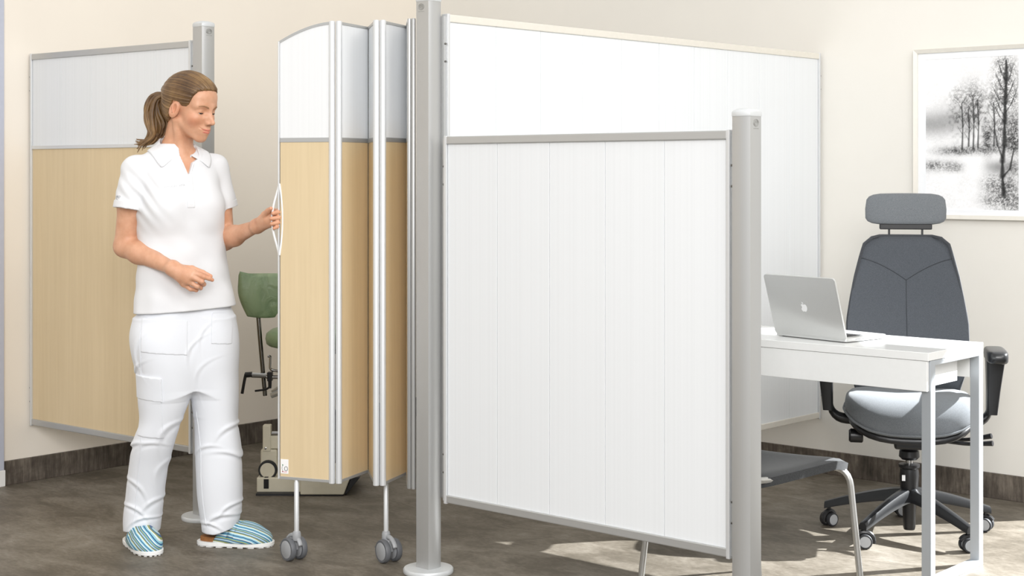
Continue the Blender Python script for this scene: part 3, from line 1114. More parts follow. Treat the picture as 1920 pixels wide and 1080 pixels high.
tone = tone + (0.98 - tone) * 0.45 * stream * np.clip((0.70 - gx) * 6, 0, 1)
tone = np.clip(tone * (0.97 + 0.06 * fine), 0.05, 1)
verts = [(ax0 + (ax1 - ax0) * float(u), yb + 0.002, az0 + (az1 - az0) * float(v_)) for v_ in np.linspace(0, 1, GH) for u in np.linspace(0, 1, GW)]
faces = [(j * GW + i, j * GW + i + 1, (j + 1) * GW + i + 1, (j + 1) * GW + i) for j in range(GH - 1) for i in range(GW - 1)]
pm = MB(); pm.v = verts; pm.f = faces
tt = NT('print_ink')
at_ = tt.n('ShaderNodeAttribute', attribute_name='ink')
tt.l(at_.outputs['Color'], tt.b.inputs['Base Color'])
tt.set(Roughness=0.6)
M['print_ink'] = tt.m
po_ = pm.build('art_print', 'print_ink', pt, smooth=0)
at2 = po_.data.attributes.new('ink', 'FLOAT_COLOR', 'POINT')
tl_ = np.where(tone <= 0.04045, tone / 12.92, ((tone + 0.055) / 1.055) ** 2.4).ravel()
cc = np.stack([tl_, tl_, tl_ * 1.01, np.ones_like(tl_)], 1).astype(np.float32)
at2.data.foreach_set('color', cc.ravel())
po_['label'] = 'black and white ink landscape of birches by a stream'

# ---------------------------------------------------------------- treatment chair in the corner
TC = (-1.00, 6.62)
tc = thing('treatment_chair', W(*TC), TH, 'green vinyl treatment chair on cream wheeled base behind the folding screen', 'treatment chair')
# local axes = camera frame, origin on the floor under the column.  px 525 -> x=0
def T(px, py, dy=0.0):
    Y = TC[1] + dy
    return Vector(((px - 960) / FOC * Y - TC[0], dy, CAM_H + (HOR - py) / FOC * Y))
# head cushion: sagging cloth-covered pad, wider at the top
N = 20
rings = []
for j in range(N + 1):
    v_ = j / N
    z = 0.750 + 0.200 * v_
    w_ = 0.106 * (0.52 + 0.48 * math.sin(min(1, 0.06 + v_ * 1.5) * math.pi / 2)) * (1 - 0.05 * max(0, v_ - 0.9) / 0.1)
    sag = 0.018 * max(0, v_ - 0.7) / 0.3
    row = []
    for i in range(32):
        t_ = 2 * math.pi * i / 32
        c_, s_ = math.cos(t_), math.sin(t_)
        k = (abs(c_) ** 4 + abs(s_) ** 4) ** -0.25
        th_ = 0.036 * math.sin(math.pi * (0.06 + 0.88 * v_)) ** 0.4
        x = w_ * k * c_
        row.append(Vector((x, th_ * k * s_ - 0.25 * x * x * 4, z - sag * (1 - (x / 0.11) ** 2) + 0.012 * (1 - v_) ** 2 * (x / 0.1) ** 2)))
    rings.append(row)
c0 = T(472, 552, 0.02)
hc = MB().sweep(rings).build('head_cushion', 'green_vinyl', tc, smooth=70)
hc.location = (c0.x, c0.y, c0.z - 0.85)
hc.rotation_euler = (0, math.radians(3), math.radians(14))
MB().tube([T(484, 590, 0.03), T(488, 640, 0.02), T(497, 742, 0.02)], 0.0095, 12).build('head_pole', 'steel_dark', tc)
# clamp with two black levers
MB().tube([T(472, 703, 0), T(500, 704, 0)], 0.012, 14).build('clamp_barrel', 'chrome', tc)
lv = MB().tube([T(473, 702, -0.005), T(460, 703, -0.005)], 0.012, 12)
lv.tube(smoothcurve([T(461, 701, -0.005), T(458, 715, -0.005), T(454, 738, -0.005)], 5), 0.0065, 10)
lv.build('lever', 'black_plastic', tc)
lv = MB().tube([T(506, 698, -0.01), T(506, 728, -0.01)], [0.010, 0.007], 10)
lv.tube(smoothcurve([T(506, 725, -0.01), T(498, 730, -0.01), T(478, 733, -0.01)], 5), 0.0045, 8)
lv.build('lever', 'black_plastic', tc)
MB().box(T(502, 0).x, T(511, 0).x, -0.02, 0.02, T(0, 714).z, T(0, 697).z).build('clamp_block', 'black_plastic', tc, smooth=0, bevel=0.003)
MB().tube([T(500, 707, 0), T(620, 708, 0)], 0.008, 10).build('cross_bar', 'chrome', tc)
cushion(0.21, 0.20, 0.60, 0.685, 'seat_cushion', 'green_vinyl', tc, m=tr(0.15, 0.03, 0), ex=3.0)
MB().tube(bend([T(502, 668, 0), T(507, 668, 0), T(506, 693, 0), T(520, 696, 0), T(600, 697, 0)], 0.012), 0.0055, 8).build('seat_frame_tube', 'chrome', tc)
MB().box(0.02, 0.30, -0.12, 0.18, 0.585, 0.607).build('seat_plate', 'steel_dark', tc, smooth=0, bevel=0.004)
# lift column and mechanism
mch = MB()
mch.tube([T(508, 742, 0), T(560, 720, 0)], 0.012, 8)
mch.tube([T(510, 735, 0), T(560, 700, 0)], 0.007, 8)
mch.build('linkage', 'steel_tube', tc)
MB().lathe([(0.030, 0.34), (0.045, 0.36), (0.05, 0.42), (0.05, 0.46), (0.04, 0.60)], 20, tr(0.075, 0, 0)).build('lift_motor', 'light_grey_plastic', tc)
MB().box(0.028, 0.16, -0.06, 0.06, 0.08, 0.40).build('lift_column', 'cream_enamel', tc, smooth=0, bevel=0.008)
x0 = T(500, 0).x
up = MB().box(x0, x0 + 0.034, -0.11, -0.07, 0.17, 0.282)
uo = up.build('brake_upright', 'cream_enamel', tc, smooth=0, bevel=0.004)
MB().lathe([(0.005, 0), (0.005, 0.004), (0.002, 0.005)], 12, tr(x0 + 0.013, -0.110, 0.185) @ rot('X', 90)).build('bolt', 'chrome', uo)
MB().tube([(x0 + 0.036, -0.09, 0.245), (x0 + 0.12, -0.09, 0.245)], 0.009, 12).build('brake_rod', 'chrome', tc)
MB().box(x0 + 0.03, x0 + 0.12, -0.10, 0.02, 0.18, 0.235).build('bracket', 'cream_enamel', tc, smooth=0, bevel=0.004)
MB().box(x0 - 0.010, x0 + 0.06, -0.105, -0.02, 0.06, 0.178).build('wheel_housing', 'cream_enamel', tc, smooth=0, bevel=0.008)
wxc = x0 + 0.025
ww = MB().lathe([(0.030, -0.012), (0.036, -0.013), (0.040, -0.008), (0.040, 0.008), (0.036, 0.013), (0.030, 0.012)], 32, tr(wxc, -0.122, 0.096) @ rot('X', 90))
wo = ww.build('wheel', 'rubber', tc, smooth=40)
MB().lathe([(0.031, -0.0136), (0.031, 0.0136)], 28, tr(wxc, -0.122, 0.096) @ rot('X', 90)).build('wheel_disc', 'cream_enamel', wo, smooth=40)
MB().tube(smoothcurve([(wxc - 0.016, -0.1335, 0.068), (wxc - 0.008, -0.1335, 0.088), (wxc + 0.003, -0.1335, 0.096), (wxc + 0.012, -0.1335, 0.084), (wxc + 0.010, -0.1335, 0.068)], 5), 0.0012, 6).build('disc_mark', 'grey_plastic', wo)
xb = T(492, 0).x
bs = MB().box(xb, xb + 0.19, -0.15, 0.20, 0.006, 0.068)
bs.prism([(xb + 0.19, 0), (xb + 0.372, 0), (xb + 0.398, 0.068), (xb + 0.19, 0.068)], -0.20, 0.15, tr(0, -0.05, 0.006) @ rot('X', 90))
bo = bs.build('base', 'cream_enamel', tc, smooth=0, bevel=0.005)
MB().prism([(xb + 0.374, 0), (xb + 0.382, 0), (xb + 0.44, 0.072), (xb + 0.402, 0.072)], -0.19, 0.14, tr(0, -0.05, 0.006) @ rot('X', 90)).build('end_bumper', 'rubber', bo, smooth=0, bevel=0.002)
MB().box(xb + 0.003, xb + 0.37, -0.19, 0.19, 0.0, 0.008).build('base_gasket', 'rubber', bo, smooth=0)
MB().box(xb + 0.030, xb + 0.051, -0.1525, -0.149, 0.022, 0.062).build('switch_window', 'black_plastic', bo, smooth=0, bevel=0.001)
MB().box(xb + 0.032, xb + 0.048, -0.148, -0.13, 0.0675, 0.0700).build('switch_window', 'black_plastic', bo, smooth=0)
# ---------------------------------------------------------------- signed-distance modelling for the figure
class Field:
    def __init__(self, lo, hi, h):
        self.lo = np.array(lo, np.float32)
        self.h = h
        self.n = np.ceil((np.array(hi) - np.array(lo)) / h).astype(int) + 1
        self.a = np.full(self.n, 0.08, np.float32)

    def axes(self, sl):
        return [self.lo[k] + self.h * np.arange(sl[k].start, sl[k].stop, dtype=np.float32) for k in range(3)]

    def sub(self, lo, hi, pad=0.035):
        s = []
        for k in range(3):
            i0 = int(max(0, math.floor((lo[k] - pad - self.lo[k]) / self.h)))
            i1 = int(min(self.n[k], math.ceil((hi[k] + pad - self.lo[k]) / self.h) + 1))
            if i1 <= i0:
                return None
            s.append(slice(i0, i1))
        return tuple(s)

    def apply(self, lo, hi, fn, k=0.0, mode='u', pad=0.035):
        sl = self.sub(lo, hi, pad)
        if sl is None:
            return
        ax = self.axes(sl)
        x, y, z = ax[0][:, None, None], ax[1][None, :, None], ax[2][None, None, :]
        d = fn(x, y, z)
        a = self.a[sl]
        if mode == 'u':
            if k > 0:
                h = np.maximum(k - np.abs(a - d), 0) / k
                self.a[sl] = np.minimum(a, d) - h * h * k * 0.25
            else:
                self.a[sl] = np.minimum(a, d)
        elif mode == 's':
            d = -d
            if k > 0:
                h = np.maximum(k - np.abs(a - d), 0) / k
                self.a[sl] = np.maximum(a, d) + h * h * k * 0.25
            else:
                self.a[sl] = np.maximum(a, d)
        elif mode == 'add':
            self.a[sl] = a + d

    # primitives
    def ball(self, c, r, k=0.0, mode='u', R=None, pad=0.035):
        c = np.array(c, np.float32)
        r = np.array([r] * 3 if np.isscalar(r) else r, np.float32)
        m = float(r.max())
        Rm = None if R is None else np.array(R, np.float32)

        def fn(x, y, z):
            X, Y, Z = x - c[0], y - c[1], z - c[2]
            if Rm is not None:
                X, Y, Z = (Rm[0, 0] * X + Rm[0, 1] * Y + Rm[0, 2] * Z, Rm[1, 0] * X + Rm[1, 1] * Y + Rm[1, 2] * Z, Rm[2, 0] * X + Rm[2, 1] * Y + Rm[2, 2] * Z)
            k0 = np.sqrt((X / r[0]) ** 2 + (Y / r[1]) ** 2 + (Z / r[2]) ** 2)
            k1 = np.sqrt((X / r[0] ** 2) ** 2 + (Y / r[1] ** 2) ** 2 + (Z / r[2] ** 2) ** 2)
            return k0 * (k0 - 1.0) / np.maximum(k1, 1e-6)
        self.apply(c - m, c + m, fn, k, mode, pad)

    def cone(self, a, b, ra, rb, k=0.0, mode='u', flat=None, pad=0.035):
        """tapered capsule; flat=(axis, ratio): section stretched by ratio along axis"""
        a = np.array(a, np.float32); b = np.array(b, np.float32)
        d = b - a
        L2 = float(d @ d) + 1e-12
        R = max(ra, rb) * (max(1.0, flat[1]) if flat else 1)
        fa = None
        if flat:
            fa = np.array(flat[0], np.float32); fa = fa / np.linalg.norm(fa)

        def fn(x, y, z):
            X, Y, Z = x - a[0], y - a[1], z - a[2]
            t_ = np.clip((X * d[0] + Y * d[1] + Z * d[2]) / L2, 0, 1)
            X, Y, Z = X - t_ * d[0], Y - t_ * d[1], Z - t_ * d[2]
            r2 = X * X + Y * Y + Z * Z
            if fa is not None:
                q = X * fa[0] + Y * fa[1] + Z * fa[2]
                r2 = r2 - q * q * (1 - 1 / flat[1] ** 2)
            return np.sqrt(r2) - (ra + (rb - ra) * t_)
        self.apply(np.minimum(a, b) - R, np.maximum(a, b) + R, fn, k, mode, pad)

    def chain(self, pts, rs, k=0.0, mode='u', flat=None):
        for i in range(len(pts) - 1):
            self.cone(pts[i], pts[i + 1], rs[i], rs[i + 1], k if i == 0 else max(k * 0.5, 0.004), mode, flat)

    def loft(self, sec, ax_l, ax_f, k=0.0, mode='u', ex=2.3, grow=0.0, cap=True):
        """stack of superellipse sections (z, cx, cy, w along ax_l, d along ax_f), z ascending"""
        s = np.array(sec, np.float32)
        zz = s[:, 0]
        R = float(s[:, 3:].max() + grow)
        lo = (s[:, 1].min() - R, s[:, 2].min() - R, zz[0]); hi = (s[:, 1].max() + R, s[:, 2].max() + R, zz[-1])

        def fn(x, y, z):
            zc = np.clip(z, zz[0], zz[-1])
            f = lambda c: smooth_interp(zc, zz, s[:, c])
            X, Y = x - f(1), y - f(2)
            w, d = f(3) + grow, f(4) + grow
            l = np.abs(X * ax_l[0] + Y * ax_l[1]); g = np.abs(X * ax_f[0] + Y * ax_f[1])
            r = np.maximum(((l / w) ** ex + (g / d) ** ex) ** (1 / ex), 1e-4)
            dist = np.sqrt(l * l + g * g)
            dd = np.where(r > 1e-3, dist * (1 - 1 / r), -np.minimum(w, d))
            dd = np.maximum(dd, -np.minimum(w, d))
            if cap:
                dz = np.maximum(zz[0] - z, z - zz[-1])
                dd = np.maximum(dd, dz + 0 * dd)
            return dd.astype(np.float32)
        self.apply(lo, hi, fn, k, mode)

    def half(self, p, n, mode='s', k=0.0, box=None):
        """cut away the side the normal points to"""
        p = np.array(p, np.float32); n = np.array(n, np.float32); n = n / np.linalg.norm(n)
        lo, hi = box if box else (self.lo, self.lo + self.n * self.h)

        def fn(x, y, z):
            return -((x - p[0]) * n[0] + (y - p[1]) * n[1] + (z - p[2]) * n[2])
        self.apply(np.array(lo), np.array(hi), fn, k, mode, 0.0)

    def grid(self):
        ax = self.axes([slice(0, m) for m in self.n])
        return ax[0][:, None, None], ax[1][None, :, None], ax[2][None, None, :]

    def like(self, arr):
        f = Field.__new__(Field)
        f.lo, f.h, f.n, f.a = self.lo, self.h, self.n, arr
        return f

    def mesh(self):
        """naive surface nets"""
        a = self.a
        s = a < 0
        c = np.zeros(np.array(a.shape) - 1, np.uint8)
        for i in (0, 1):
            for j in (0, 1):
                for k in (0, 1):
                    c += s[i:s.shape[0] - 1 + i, j:s.shape[1] - 1 + j, k:s.shape[2] - 1 + k]
        act = (c > 0) & (c < 8)
        I, J, K = np.nonzero(act)
        idx = np.full(c.shape, -1, np.int32)
        idx[I, J, K] = np.arange(len(I))
        acc = np.zeros((len(I), 3), np.float64)
        cnt = np.zeros(len(I))
        cor = [(i, j, k) for i in (0, 1) for j in (0, 1) for k in (0, 1)]
        for p in cor:
            for ax in range(3):
                if p[ax] == 0:
                    q = list(p); q[ax] = 1
                    v0 = a[I + p[0], J + p[1], K + p[2]].astype(np.float64)
                    v1 = a[I + q[0], J + q[1], K + q[2]].astype(np.float64)
                    m = (v0 < 0) != (v1 < 0)
                    t_ = np.where(m, v0 / np.where(v0 - v1 == 0, 1, v0 - v1), 0)
                    for d in range(3):
                        acc[:, d] += np.where(m, p[d] + (t_ if d == ax else 0), 0)
                    cnt += m
        vert = (np.stack([I, J, K], 1) + acc / cnt[:, None]) * self.h + self.lo[None]
        quads = []
        for ax in range(3):
            sl0 = [slice(None)] * 3; sl1 = [slice(None)] * 3
            sl0[ax] = slice(0, -1); sl1[ax] = slice(1, None)
            A, B = s[tuple(sl0)], s[tuple(sl1)]
            e = np.argwhere(A != B)
            u, w = (ax + 1) % 3, (ax + 2) % 3
            ok = (e[:, u] > 0) & (e[:, w] > 0) & (e[:, u] < c.shape[u]) & (e[:, w] < c.shape[w])
            e = e[ok]
            flip = A[tuple(e.T)]
            q = []
            for du, dw in ((-1, -1), (0, -1), (0, 0), (-1, 0)):
                f = e.copy(); f[:, u] += du; f[:, w] += dw
                q.append(idx[tuple(f.T)])
            q = np.stack(q, 1)
            q[~flip] = q[~flip][:, ::-1]
            quads.append(q)
        return vert, np.concatenate(quads)

    def build(self, name, mat, parent=None, relax=1, attrs=None):
        v_, q = self.mesh()
        # light Laplacian relaxation removes the grid facets
        n = len(v_)
        e = np.concatenate([q[:, [0, 1]], q[:, [1, 2]], q[:, [2, 3]], q[:, [3, 0]]])
        deg = np.bincount(e[:, 0], minlength=n) + np.bincount(e[:, 1], minlength=n)
        for it in range(relax * 2):
            av = np.zeros_like(v_)
            for d in range(3):
                av[:, d] = np.bincount(e[:, 0], v_[e[:, 1], d], n) + np.bincount(e[:, 1], v_[e[:, 0], d], n)
            av /= np.maximum(deg, 1)[:, None]
            lam = 0.5 if it % 2 == 0 else -0.52
            v_ = v_ + lam * (av - v_)
        me = bpy.data.meshes.new(name)
        me.vertices.add(n)
        me.vertices.foreach_set('co', v_.astype(np.float32).ravel())
        me.loops.add(len(q) * 4)
        me.loops.foreach_set('vertex_index', q.astype(np.int32).ravel())
        me.polygons.add(len(q))
        me.polygons.foreach_set('loop_start', np.arange(0, len(q) * 4, 4, dtype=np.int32))
        me.polygons.foreach_set('loop_total', np.full(len(q), 4, np.int32))
        me.update(calc_edges=True)
        me.validate()
        me.polygons.foreach_set('use_smooth', [True] * len(me.polygons))
        me.materials.append(M[mat] if isinstance(mat, str) else mat)
        if attrs:
            for an, fn in attrs.items():
                at = me.attributes.new(an, 'FLOAT', 'POINT')
                at.data.foreach_set('value', fn(v_).astype(np.float32))
        o = bpy.data.objects.new(name, me)
        COL.objects.link(o)
        if parent is not None:
            o.parent = parent
        return o


def smooth_interp(z, zs, vs_):
    """monotone-ish cubic through samples (Catmull-Rom tangents)"""
    zs = np.asarray(zs, np.float32); vs_ = np.asarray(vs_, np.float32)
    m = np.gradient(vs_, zs)
    i = np.clip(np.searchsorted(zs, z.ravel()) - 1, 0, len(zs) - 2).reshape(z.shape)
    h = zs[i + 1] - zs[i]
    t_ = (z - zs[i]) / h
    t2, t3 = t_ * t_, t_ * t_ * t_
    return (2 * t3 - 3 * t2 + 1) * vs_[i] + (t3 - 2 * t2 + t_) * h * m[i] + (-2 * t3 + 3 * t2) * vs_[i + 1] + (t3 - t2) * h * m[i + 1]


def gnoise(p, freq, seed):
    """cheap smooth pseudo-noise from summed sines, p = (x, y, z) broadcastable"""
    r_ = np.random.default_rng(seed)
    out = 0
    for k in range(5):
        d = r_.normal(size=3); d /= np.linalg.norm(d)
        f = freq * r_.uniform(0.6, 1.5)
        ph = r_.uniform(0, 6.28)
        out = out + np.sin(f * (p[0] * d[0] + p[1] * d[1] + p[2] * d[2]) + ph)
    return out / 2.2
# ---------------------------------------------------------------- the woman
BX, BY = -1.2, 5.52


def J(px, py, dY=0.0):
    """photo direction + depth offset from the figure's axis -> figure-local metres"""
    Y = BY + dY
    return np.array([(px - 960) / FOC * Y - BX, dY, CAM_H + (HOR - py) / FOC * Y])


def unit(v_):
    v_ = np.array(v_, float)
    return v_ / np.linalg.norm(v_)


# materials
t = NT('skin')
v = t.coords()
f = t.noise(v, 22, 4)
f2 = t.noise(v, 240, 3)
c1 = t.ramp(f, [(0.3, srgb(200, 146, 114)), (0.7, srgb(220, 171, 141))])
bl = t.n('ShaderNodeAttribute', attribute_name='blush')
mx = t.n('ShaderNodeMix', data_type='RGBA')
t.l(bl.outputs['Fac'], mx.inputs[0]); t.l(c1, mx.inputs[6]); mx.inputs[7].default_value = srgb(204, 122, 88)
t.color(mx.outputs[2])
t.set(Roughness=0.46)
t.b.inputs['Subsurface Weight'].default_value = 0.18
t.b.inputs['Subsurface Radius'].default_value = (0.012, 0.005, 0.003)
t.b.inputs['Subsurface Scale'].default_value = 0.5
t.bump(f2, 0.06, 0.002)
M['skin'] = t.m
plain('lip', srgb(204, 124, 106), 0.38, noise=0.06)
plain('brow', srgb(146, 108, 76), 0.8, noise=0.1)
plain('lash', srgb(54, 40, 34), 0.7, noise=0.1)
plain('eye_white', srgb(226, 222, 216), 0.2, noise=0.02)
plain('iris', srgb(70, 92, 96), 0.2, noise=0.1)
plain('hair_tie', srgb(30, 26, 24), 0.7, noise=0.1)
plain('chest_print', srgb(196, 199, 202), 0.8, noise=0.02)
plain('sleeve_print', srgb(150, 154, 160), 0.8, noise=0.02)

t = NT('hair')
at_ = t.n('ShaderNodeAttribute', attribute_name='strand')
cb = t.n('ShaderNodeCombineXYZ')
t.l(at_.outputs['Fac'], cb.inputs[0])
tcn = t.n('ShaderNodeTexCoord')
n_a = t.n('ShaderNodeTexNoise', i_Scale=7.0, i_Detail=6.0, i_Roughness=0.75)
t.l(cb.outputs[0], n_a.inputs['Vector'])
n_b = t.noise(tcn.outputs['Object'], 14, 3)
mx = t.n('ShaderNodeMix', data_type='FLOAT'); mx.inputs[0].default_value = 0.3
t.l(n_a.outputs['Fac'], mx.inputs[2]); t.l(n_b, mx.inputs[3])
t.color(t.ramp(mx.outputs[0], [(0.38, srgb(54, 36, 22)), (0.47, srgb(94, 68, 42)), (0.55, srgb(136, 105, 66)), (0.66, srgb(196, 163, 116))]))
t.set(Roughness=0.42)
t.bump(n_a.outputs['Fac'], 0.35, 0.004)
M['hair'] = t.m


def cloth(key, c, scale, bump):
    t = NT(key)
    v = t.coords()
    f = t.noise(v, scale, 2, 0.6)
    big = t.noise(v, 9, 3, 0.5)
    t.color(t.ramp(big, [(0.3, tuple(x * 0.985 for x in c[:3]) + (1,)), (0.7, c)]))
    t.set(Roughness=0.85)
    t.b.inputs['Sheen Weight'].default_value = 0.1
    t.bump(f, bump, 0.002)
    M[key] = t.m


cloth('polo_white', srgb(226, 227, 230), 700, 0.12)
cloth('trouser_white', srgb(228, 231, 237), 900, 0.08)

# striped canvas of the clogs
t = NT('striped_canvas')
tcn = t.n('ShaderNodeTexCoord')
sp_ = t.n('ShaderNodeSeparateXYZ')
t.l(tcn.outputs['Object'], sp_.inputs[0])
wob = t.noise(tcn.outputs['Object'], 14, 2)
ad = t.n('ShaderNodeMath', operation='MULTIPLY_ADD'); ad.inputs[1].default_value = 1.15
t.l(sp_.outputs['Z'], ad.inputs[0]); t.l(sp_.outputs['Y'], ad.inputs[2])
sb = t.n('ShaderNodeMath', operation='MULTIPLY_ADD'); sb.inputs[1].default_value = 0.30
t.l(sp_.outputs['X'], sb.inputs[0]); t.l(ad.outputs[0], sb.inputs[2])
wb = t.n('ShaderNodeMath', operation='MULTIPLY_ADD'); wb.inputs[1].default_value = 0.012
t.l(wob, wb.inputs[0]); t.l(sb.outputs[0], wb.inputs[2])
ml = t.n('ShaderNodeMath', operation='MULTIPLY'); ml.inputs[1].default_value = 19.0
t.l(wb.outputs[0], ml.inputs[0])
fr_ = t.n('ShaderNodeMath', operation='FRACT')
t.l(ml.outputs[0], fr_.inputs[0])
cols = [(0.00, (216, 232, 238)), (0.10, (128, 190, 212)), (0.19, (40, 84, 138)), (0.27, (150, 206, 220)), (0.38, (236, 240, 238)), (0.46, (150, 160, 92)), (0.54, (74, 110, 150)),
        (0.62, (190, 220, 226)), (0.71, (58, 104, 160)), (0.78, (166, 176, 112)), (0.86, (98, 168, 196)), (0.94, (34, 62, 104))]
t.color(t.ramp(fr_.outputs[0], [(p, srgb(*c)) for p, c in cols], 'CONSTANT'))
t.set(Roughness=0.6)
M['striped_canvas'] = t.m
plain('sole_white', srgb(240, 241, 240), 0.5, noise=0.02)
plain('cork', srgb(150, 100, 56), 0.8, noise=0.22, nscale=180, bump=0.2, bscale=200)

# body axes
A = math.radians(33)
Lb = np.array([math.cos(A), math.sin(A), 0.0]); Fb = np.array([math.sin(A), -math.cos(A), 0.0]); Zb = np.array([0, 0, 1.0])


def tors(z, px, w, d, dY=0.0):
    return (z, (px - 960) / FOC * (BY + dY) - BX, dY, w, d)


torso = [tors(0.84, 349, 0.190, 0.128), tors(0.90, 347, 0.182, 0.123), tors(0.97, 345, 0.170, 0.114), tors(1.05, 342, 0.162, 0.110), tors(1.13, 339, 0.158, 0.112),
         tors(1.21, 336, 0.160, 0.120), tors(1.28, 333, 0.160, 0.118), tors(1.34, 332, 0.152, 0.104), tors(1.39, 331, 0.132, 0.084), tors(1.43, 331, 0.095, 0.066), tors(1.455, 331, 0.060, 0.052)]
cx0 = (331 - 960) / FOC * BY - BX
C0 = np.array([cx0, 0.0, 0.0])
SHR = C0 - 0.150 * Lb + np.array([0, 0, 1.368]); SHL = C0 + 0.146 * Lb + np.array([0, 0, 1.372])
ELR, WRR = J(234, 462, -0.055), J(324, 503, -0.185)
ELL, WRL = J(421, 450, 0.085), J(482, 424, -0.055)

# head frame
hb, hpit = math.radians(62), math.radians(13)
f0 = np.array([math.sin(hb), -math.cos(hb), 0.0]); HL = np.array([math.cos(hb), math.sin(hb), 0.0])
HF = math.cos(hpit) * f0 - math.sin(hpit) * Zb
HU = math.cos(hpit) * Zb + math.sin(hpit) * f0
HO = J(357, 202, -0.03)
HR = np.stack([HF, HL, HU])


def H(x, y, z):
    return HO + x * HF + y * HL + z * HU


S = Field((-0.29, -0.27, 0.90), (0.44, 0.23, 1.76), 0.002)
# torso, neck and shoulders
S.loft([(z, x, y, w - 0.010 - 0.012 * (z > 1.36), d - 0.010 - 0.004 * (z > 1.36)) for z, x, y, w, d in torso if z > 1.0], Lb, Fb)
NB = J(331, 284, 0.014)
S.cone(NB, H(-0.026, 0, -0.050), 0.054, 0.047, 0.03)
for s in (SHR, SHL):
    S.cone(NB + np.array([0, 0, -0.034]), s + np.array([0, 0, -0.014]), 0.034, 0.034, 0.02)
# neck muscle and collar bones
S.cone(H(-0.01, -0.055, -0.05), NB + 0.055 * Fb + np.array([0, 0, -0.02]), 0.012, 0.012, 0.02)
for s in (-1, 1):
    S.cone(NB + 0.062 * Fb + s * 0.015 * Lb + np.array([0, 0, -0.033]), NB + 0.052 * Fb + s * 0.055 * Lb + np.array([0, 0, -0.030]), 0.007, 0.006, 0.02)
# arms
S.cone(SHR, SHR * 0.55 + ELR * 0.45, 0.034, 0.045, 0.02)
S.cone(SHR * 0.55 + ELR * 0.45, ELR, 0.045, 0.037, 0.02)
S.cone(ELR, ELR + (WRR - ELR) * 0.3, 0.036, 0.038, 0.02)
S.cone(ELR + (WRR - ELR) * 0.3, WRR, 0.037, 0.0225, 0.02)
S.cone(SHL, SHL * 0.55 + ELL * 0.45, 0.034, 0.044, 0.02)
S.cone(SHL * 0.55 + ELL * 0.45, ELL, 0.044, 0.036, 0.02)
S.cone(ELL, ELL + (WRL - ELL) * 0.3, 0.034, 0.036, 0.02)
S.cone(ELL + (WRL - ELL) * 0.3, WRL, 0.035, 0.0215, 0.02)
# right hand: back of the hand toward the camera, fingers loosely curled
kn = [J(363, 511, -0.203), J(358, 519, -0.208), J(351, 527, -0.204), J(344, 533, -0.195)]
for k_, r_ in zip(kn, (0.0115, 0.0115, 0.011, 0.010)):
    S.cone(WRR, k_, 0.018, r_, 0.016)
S.cone(WRR, J(350, 520, -0.198), 0.019, 0.014, 0.02)
fin = [([kn[0], J(382, 519, -0.208), J(392, 522, -0.200), J(398, 525, -0.193)], (0.0100, 0.0086, 0.0078, 0.0066)),
       ([kn[1], J(378, 528, -0.207), J(382, 533, -0.186), J(374, 532, -0.170)], (0.0102, 0.0088, 0.0080, 0.0068)),
       ([kn[2], J(370, 537, -0.200), J(376, 540, -0.180), J(368, 539, -0.165)], (0.0098, 0.0084, 0.0076, 0.0066)),
       ([kn[3], J(357, 542, -0.190), J(368, 544, -0.176), J(366, 543, -0.162)], (0.0088, 0.0074, 0.0068, 0.0060)),
       ([J(338, 503, -0.180), J(360, 504, -0.172), J(380, 511, -0.172), J(395, 518, -0.178)], (0.0140, 0.0115, 0.0090, 0.0070))]
for pts, rs in fin:
    S.chain(pts, rs, 0.006)
# left hand: palm behind the pull handle, fingers wrapped round it
kl = [J(511, 396, -0.118), J(513, 404, -0.116), J(513, 412, -0.116), J(511, 420, -0.116)]
for k_, r_ in zip(kl, (0.0110, 0.0112, 0.0108, 0.0098)):
    S.cone(WRL, k_, 0.017, r_, 0.016)
S.cone(WRL, J(500, 411, -0.108), 0.018, 0.016, 0.02)
fl_ = [([kl[0], J(520, 396, -0.128), J(521, 398, -0.152), J(512, 400, -0.164)], (0.0098, 0.0085, 0.0078, 0.0068)),
       ([kl[1], J(521, 405, -0.128), J(522, 408, -0.153), J(508, 410, -0.166)], (0.0098, 0.0086, 0.0080, 0.0068)),
       ([kl[2], J(521, 413, -0.128), J(521, 417, -0.153), J(509, 420, -0.165)], (0.0094, 0.0082, 0.0076, 0.0066)),
       ([kl[3], J(519, 421, -0.128), J(520, 425, -0.151), J(514, 428, -0.161)], (0.0086, 0.0074, 0.0068, 0.0058)),
       ([J(487, 414, -0.090), J(496, 402, -0.118), J(503, 395, -0.138), J(508, 391, -0.150)], (0.0140, 0.0112, 0.0090, 0.0070))]
for pts, rs in fl_:
    S.chain(pts, rs, 0.006)
# head
S.ball(H(-0.014, 0, 0.036), (0.096, 0.074, 0.084), 0.012, R=HR)
S.ball(H(0.030, 0, -0.024), (0.060, 0.0565, 0.080), 0.014, R=HR)
S.ball(H(0.058, 0, 0.045), (0.030, 0.050, 0.042), 0.03, R=HR)          # forehead
for s in (-1, 1):
    S.cone(H(0.004, s * 0.050, -0.046), H(0.062, s * 0.010, -0.095), 0.011, 0.012, 0.016)   # jaw
    S.ball(H(0.052, s * 0.036, -0.026), (0.027, 0.022, 0.020), 0.022, R=HR)                   # cheek
    S.cone(H(0.082, s * 0.012, 0.018), H(0.066, s * 0.045, 0.019), 0.008, 0.008, 0.02)       # brow ridge
S.ball(H(0.073, 0, -0.095), (0.016, 0.017, 0.014), 0.018, R=HR)        # chin
for s in (-1, 1):
    S.ball(H(0.100, s * 0.034, 0.001), (0.021, 0.021, 0.015), 0.014, 's', R=HR)              # eye sockets
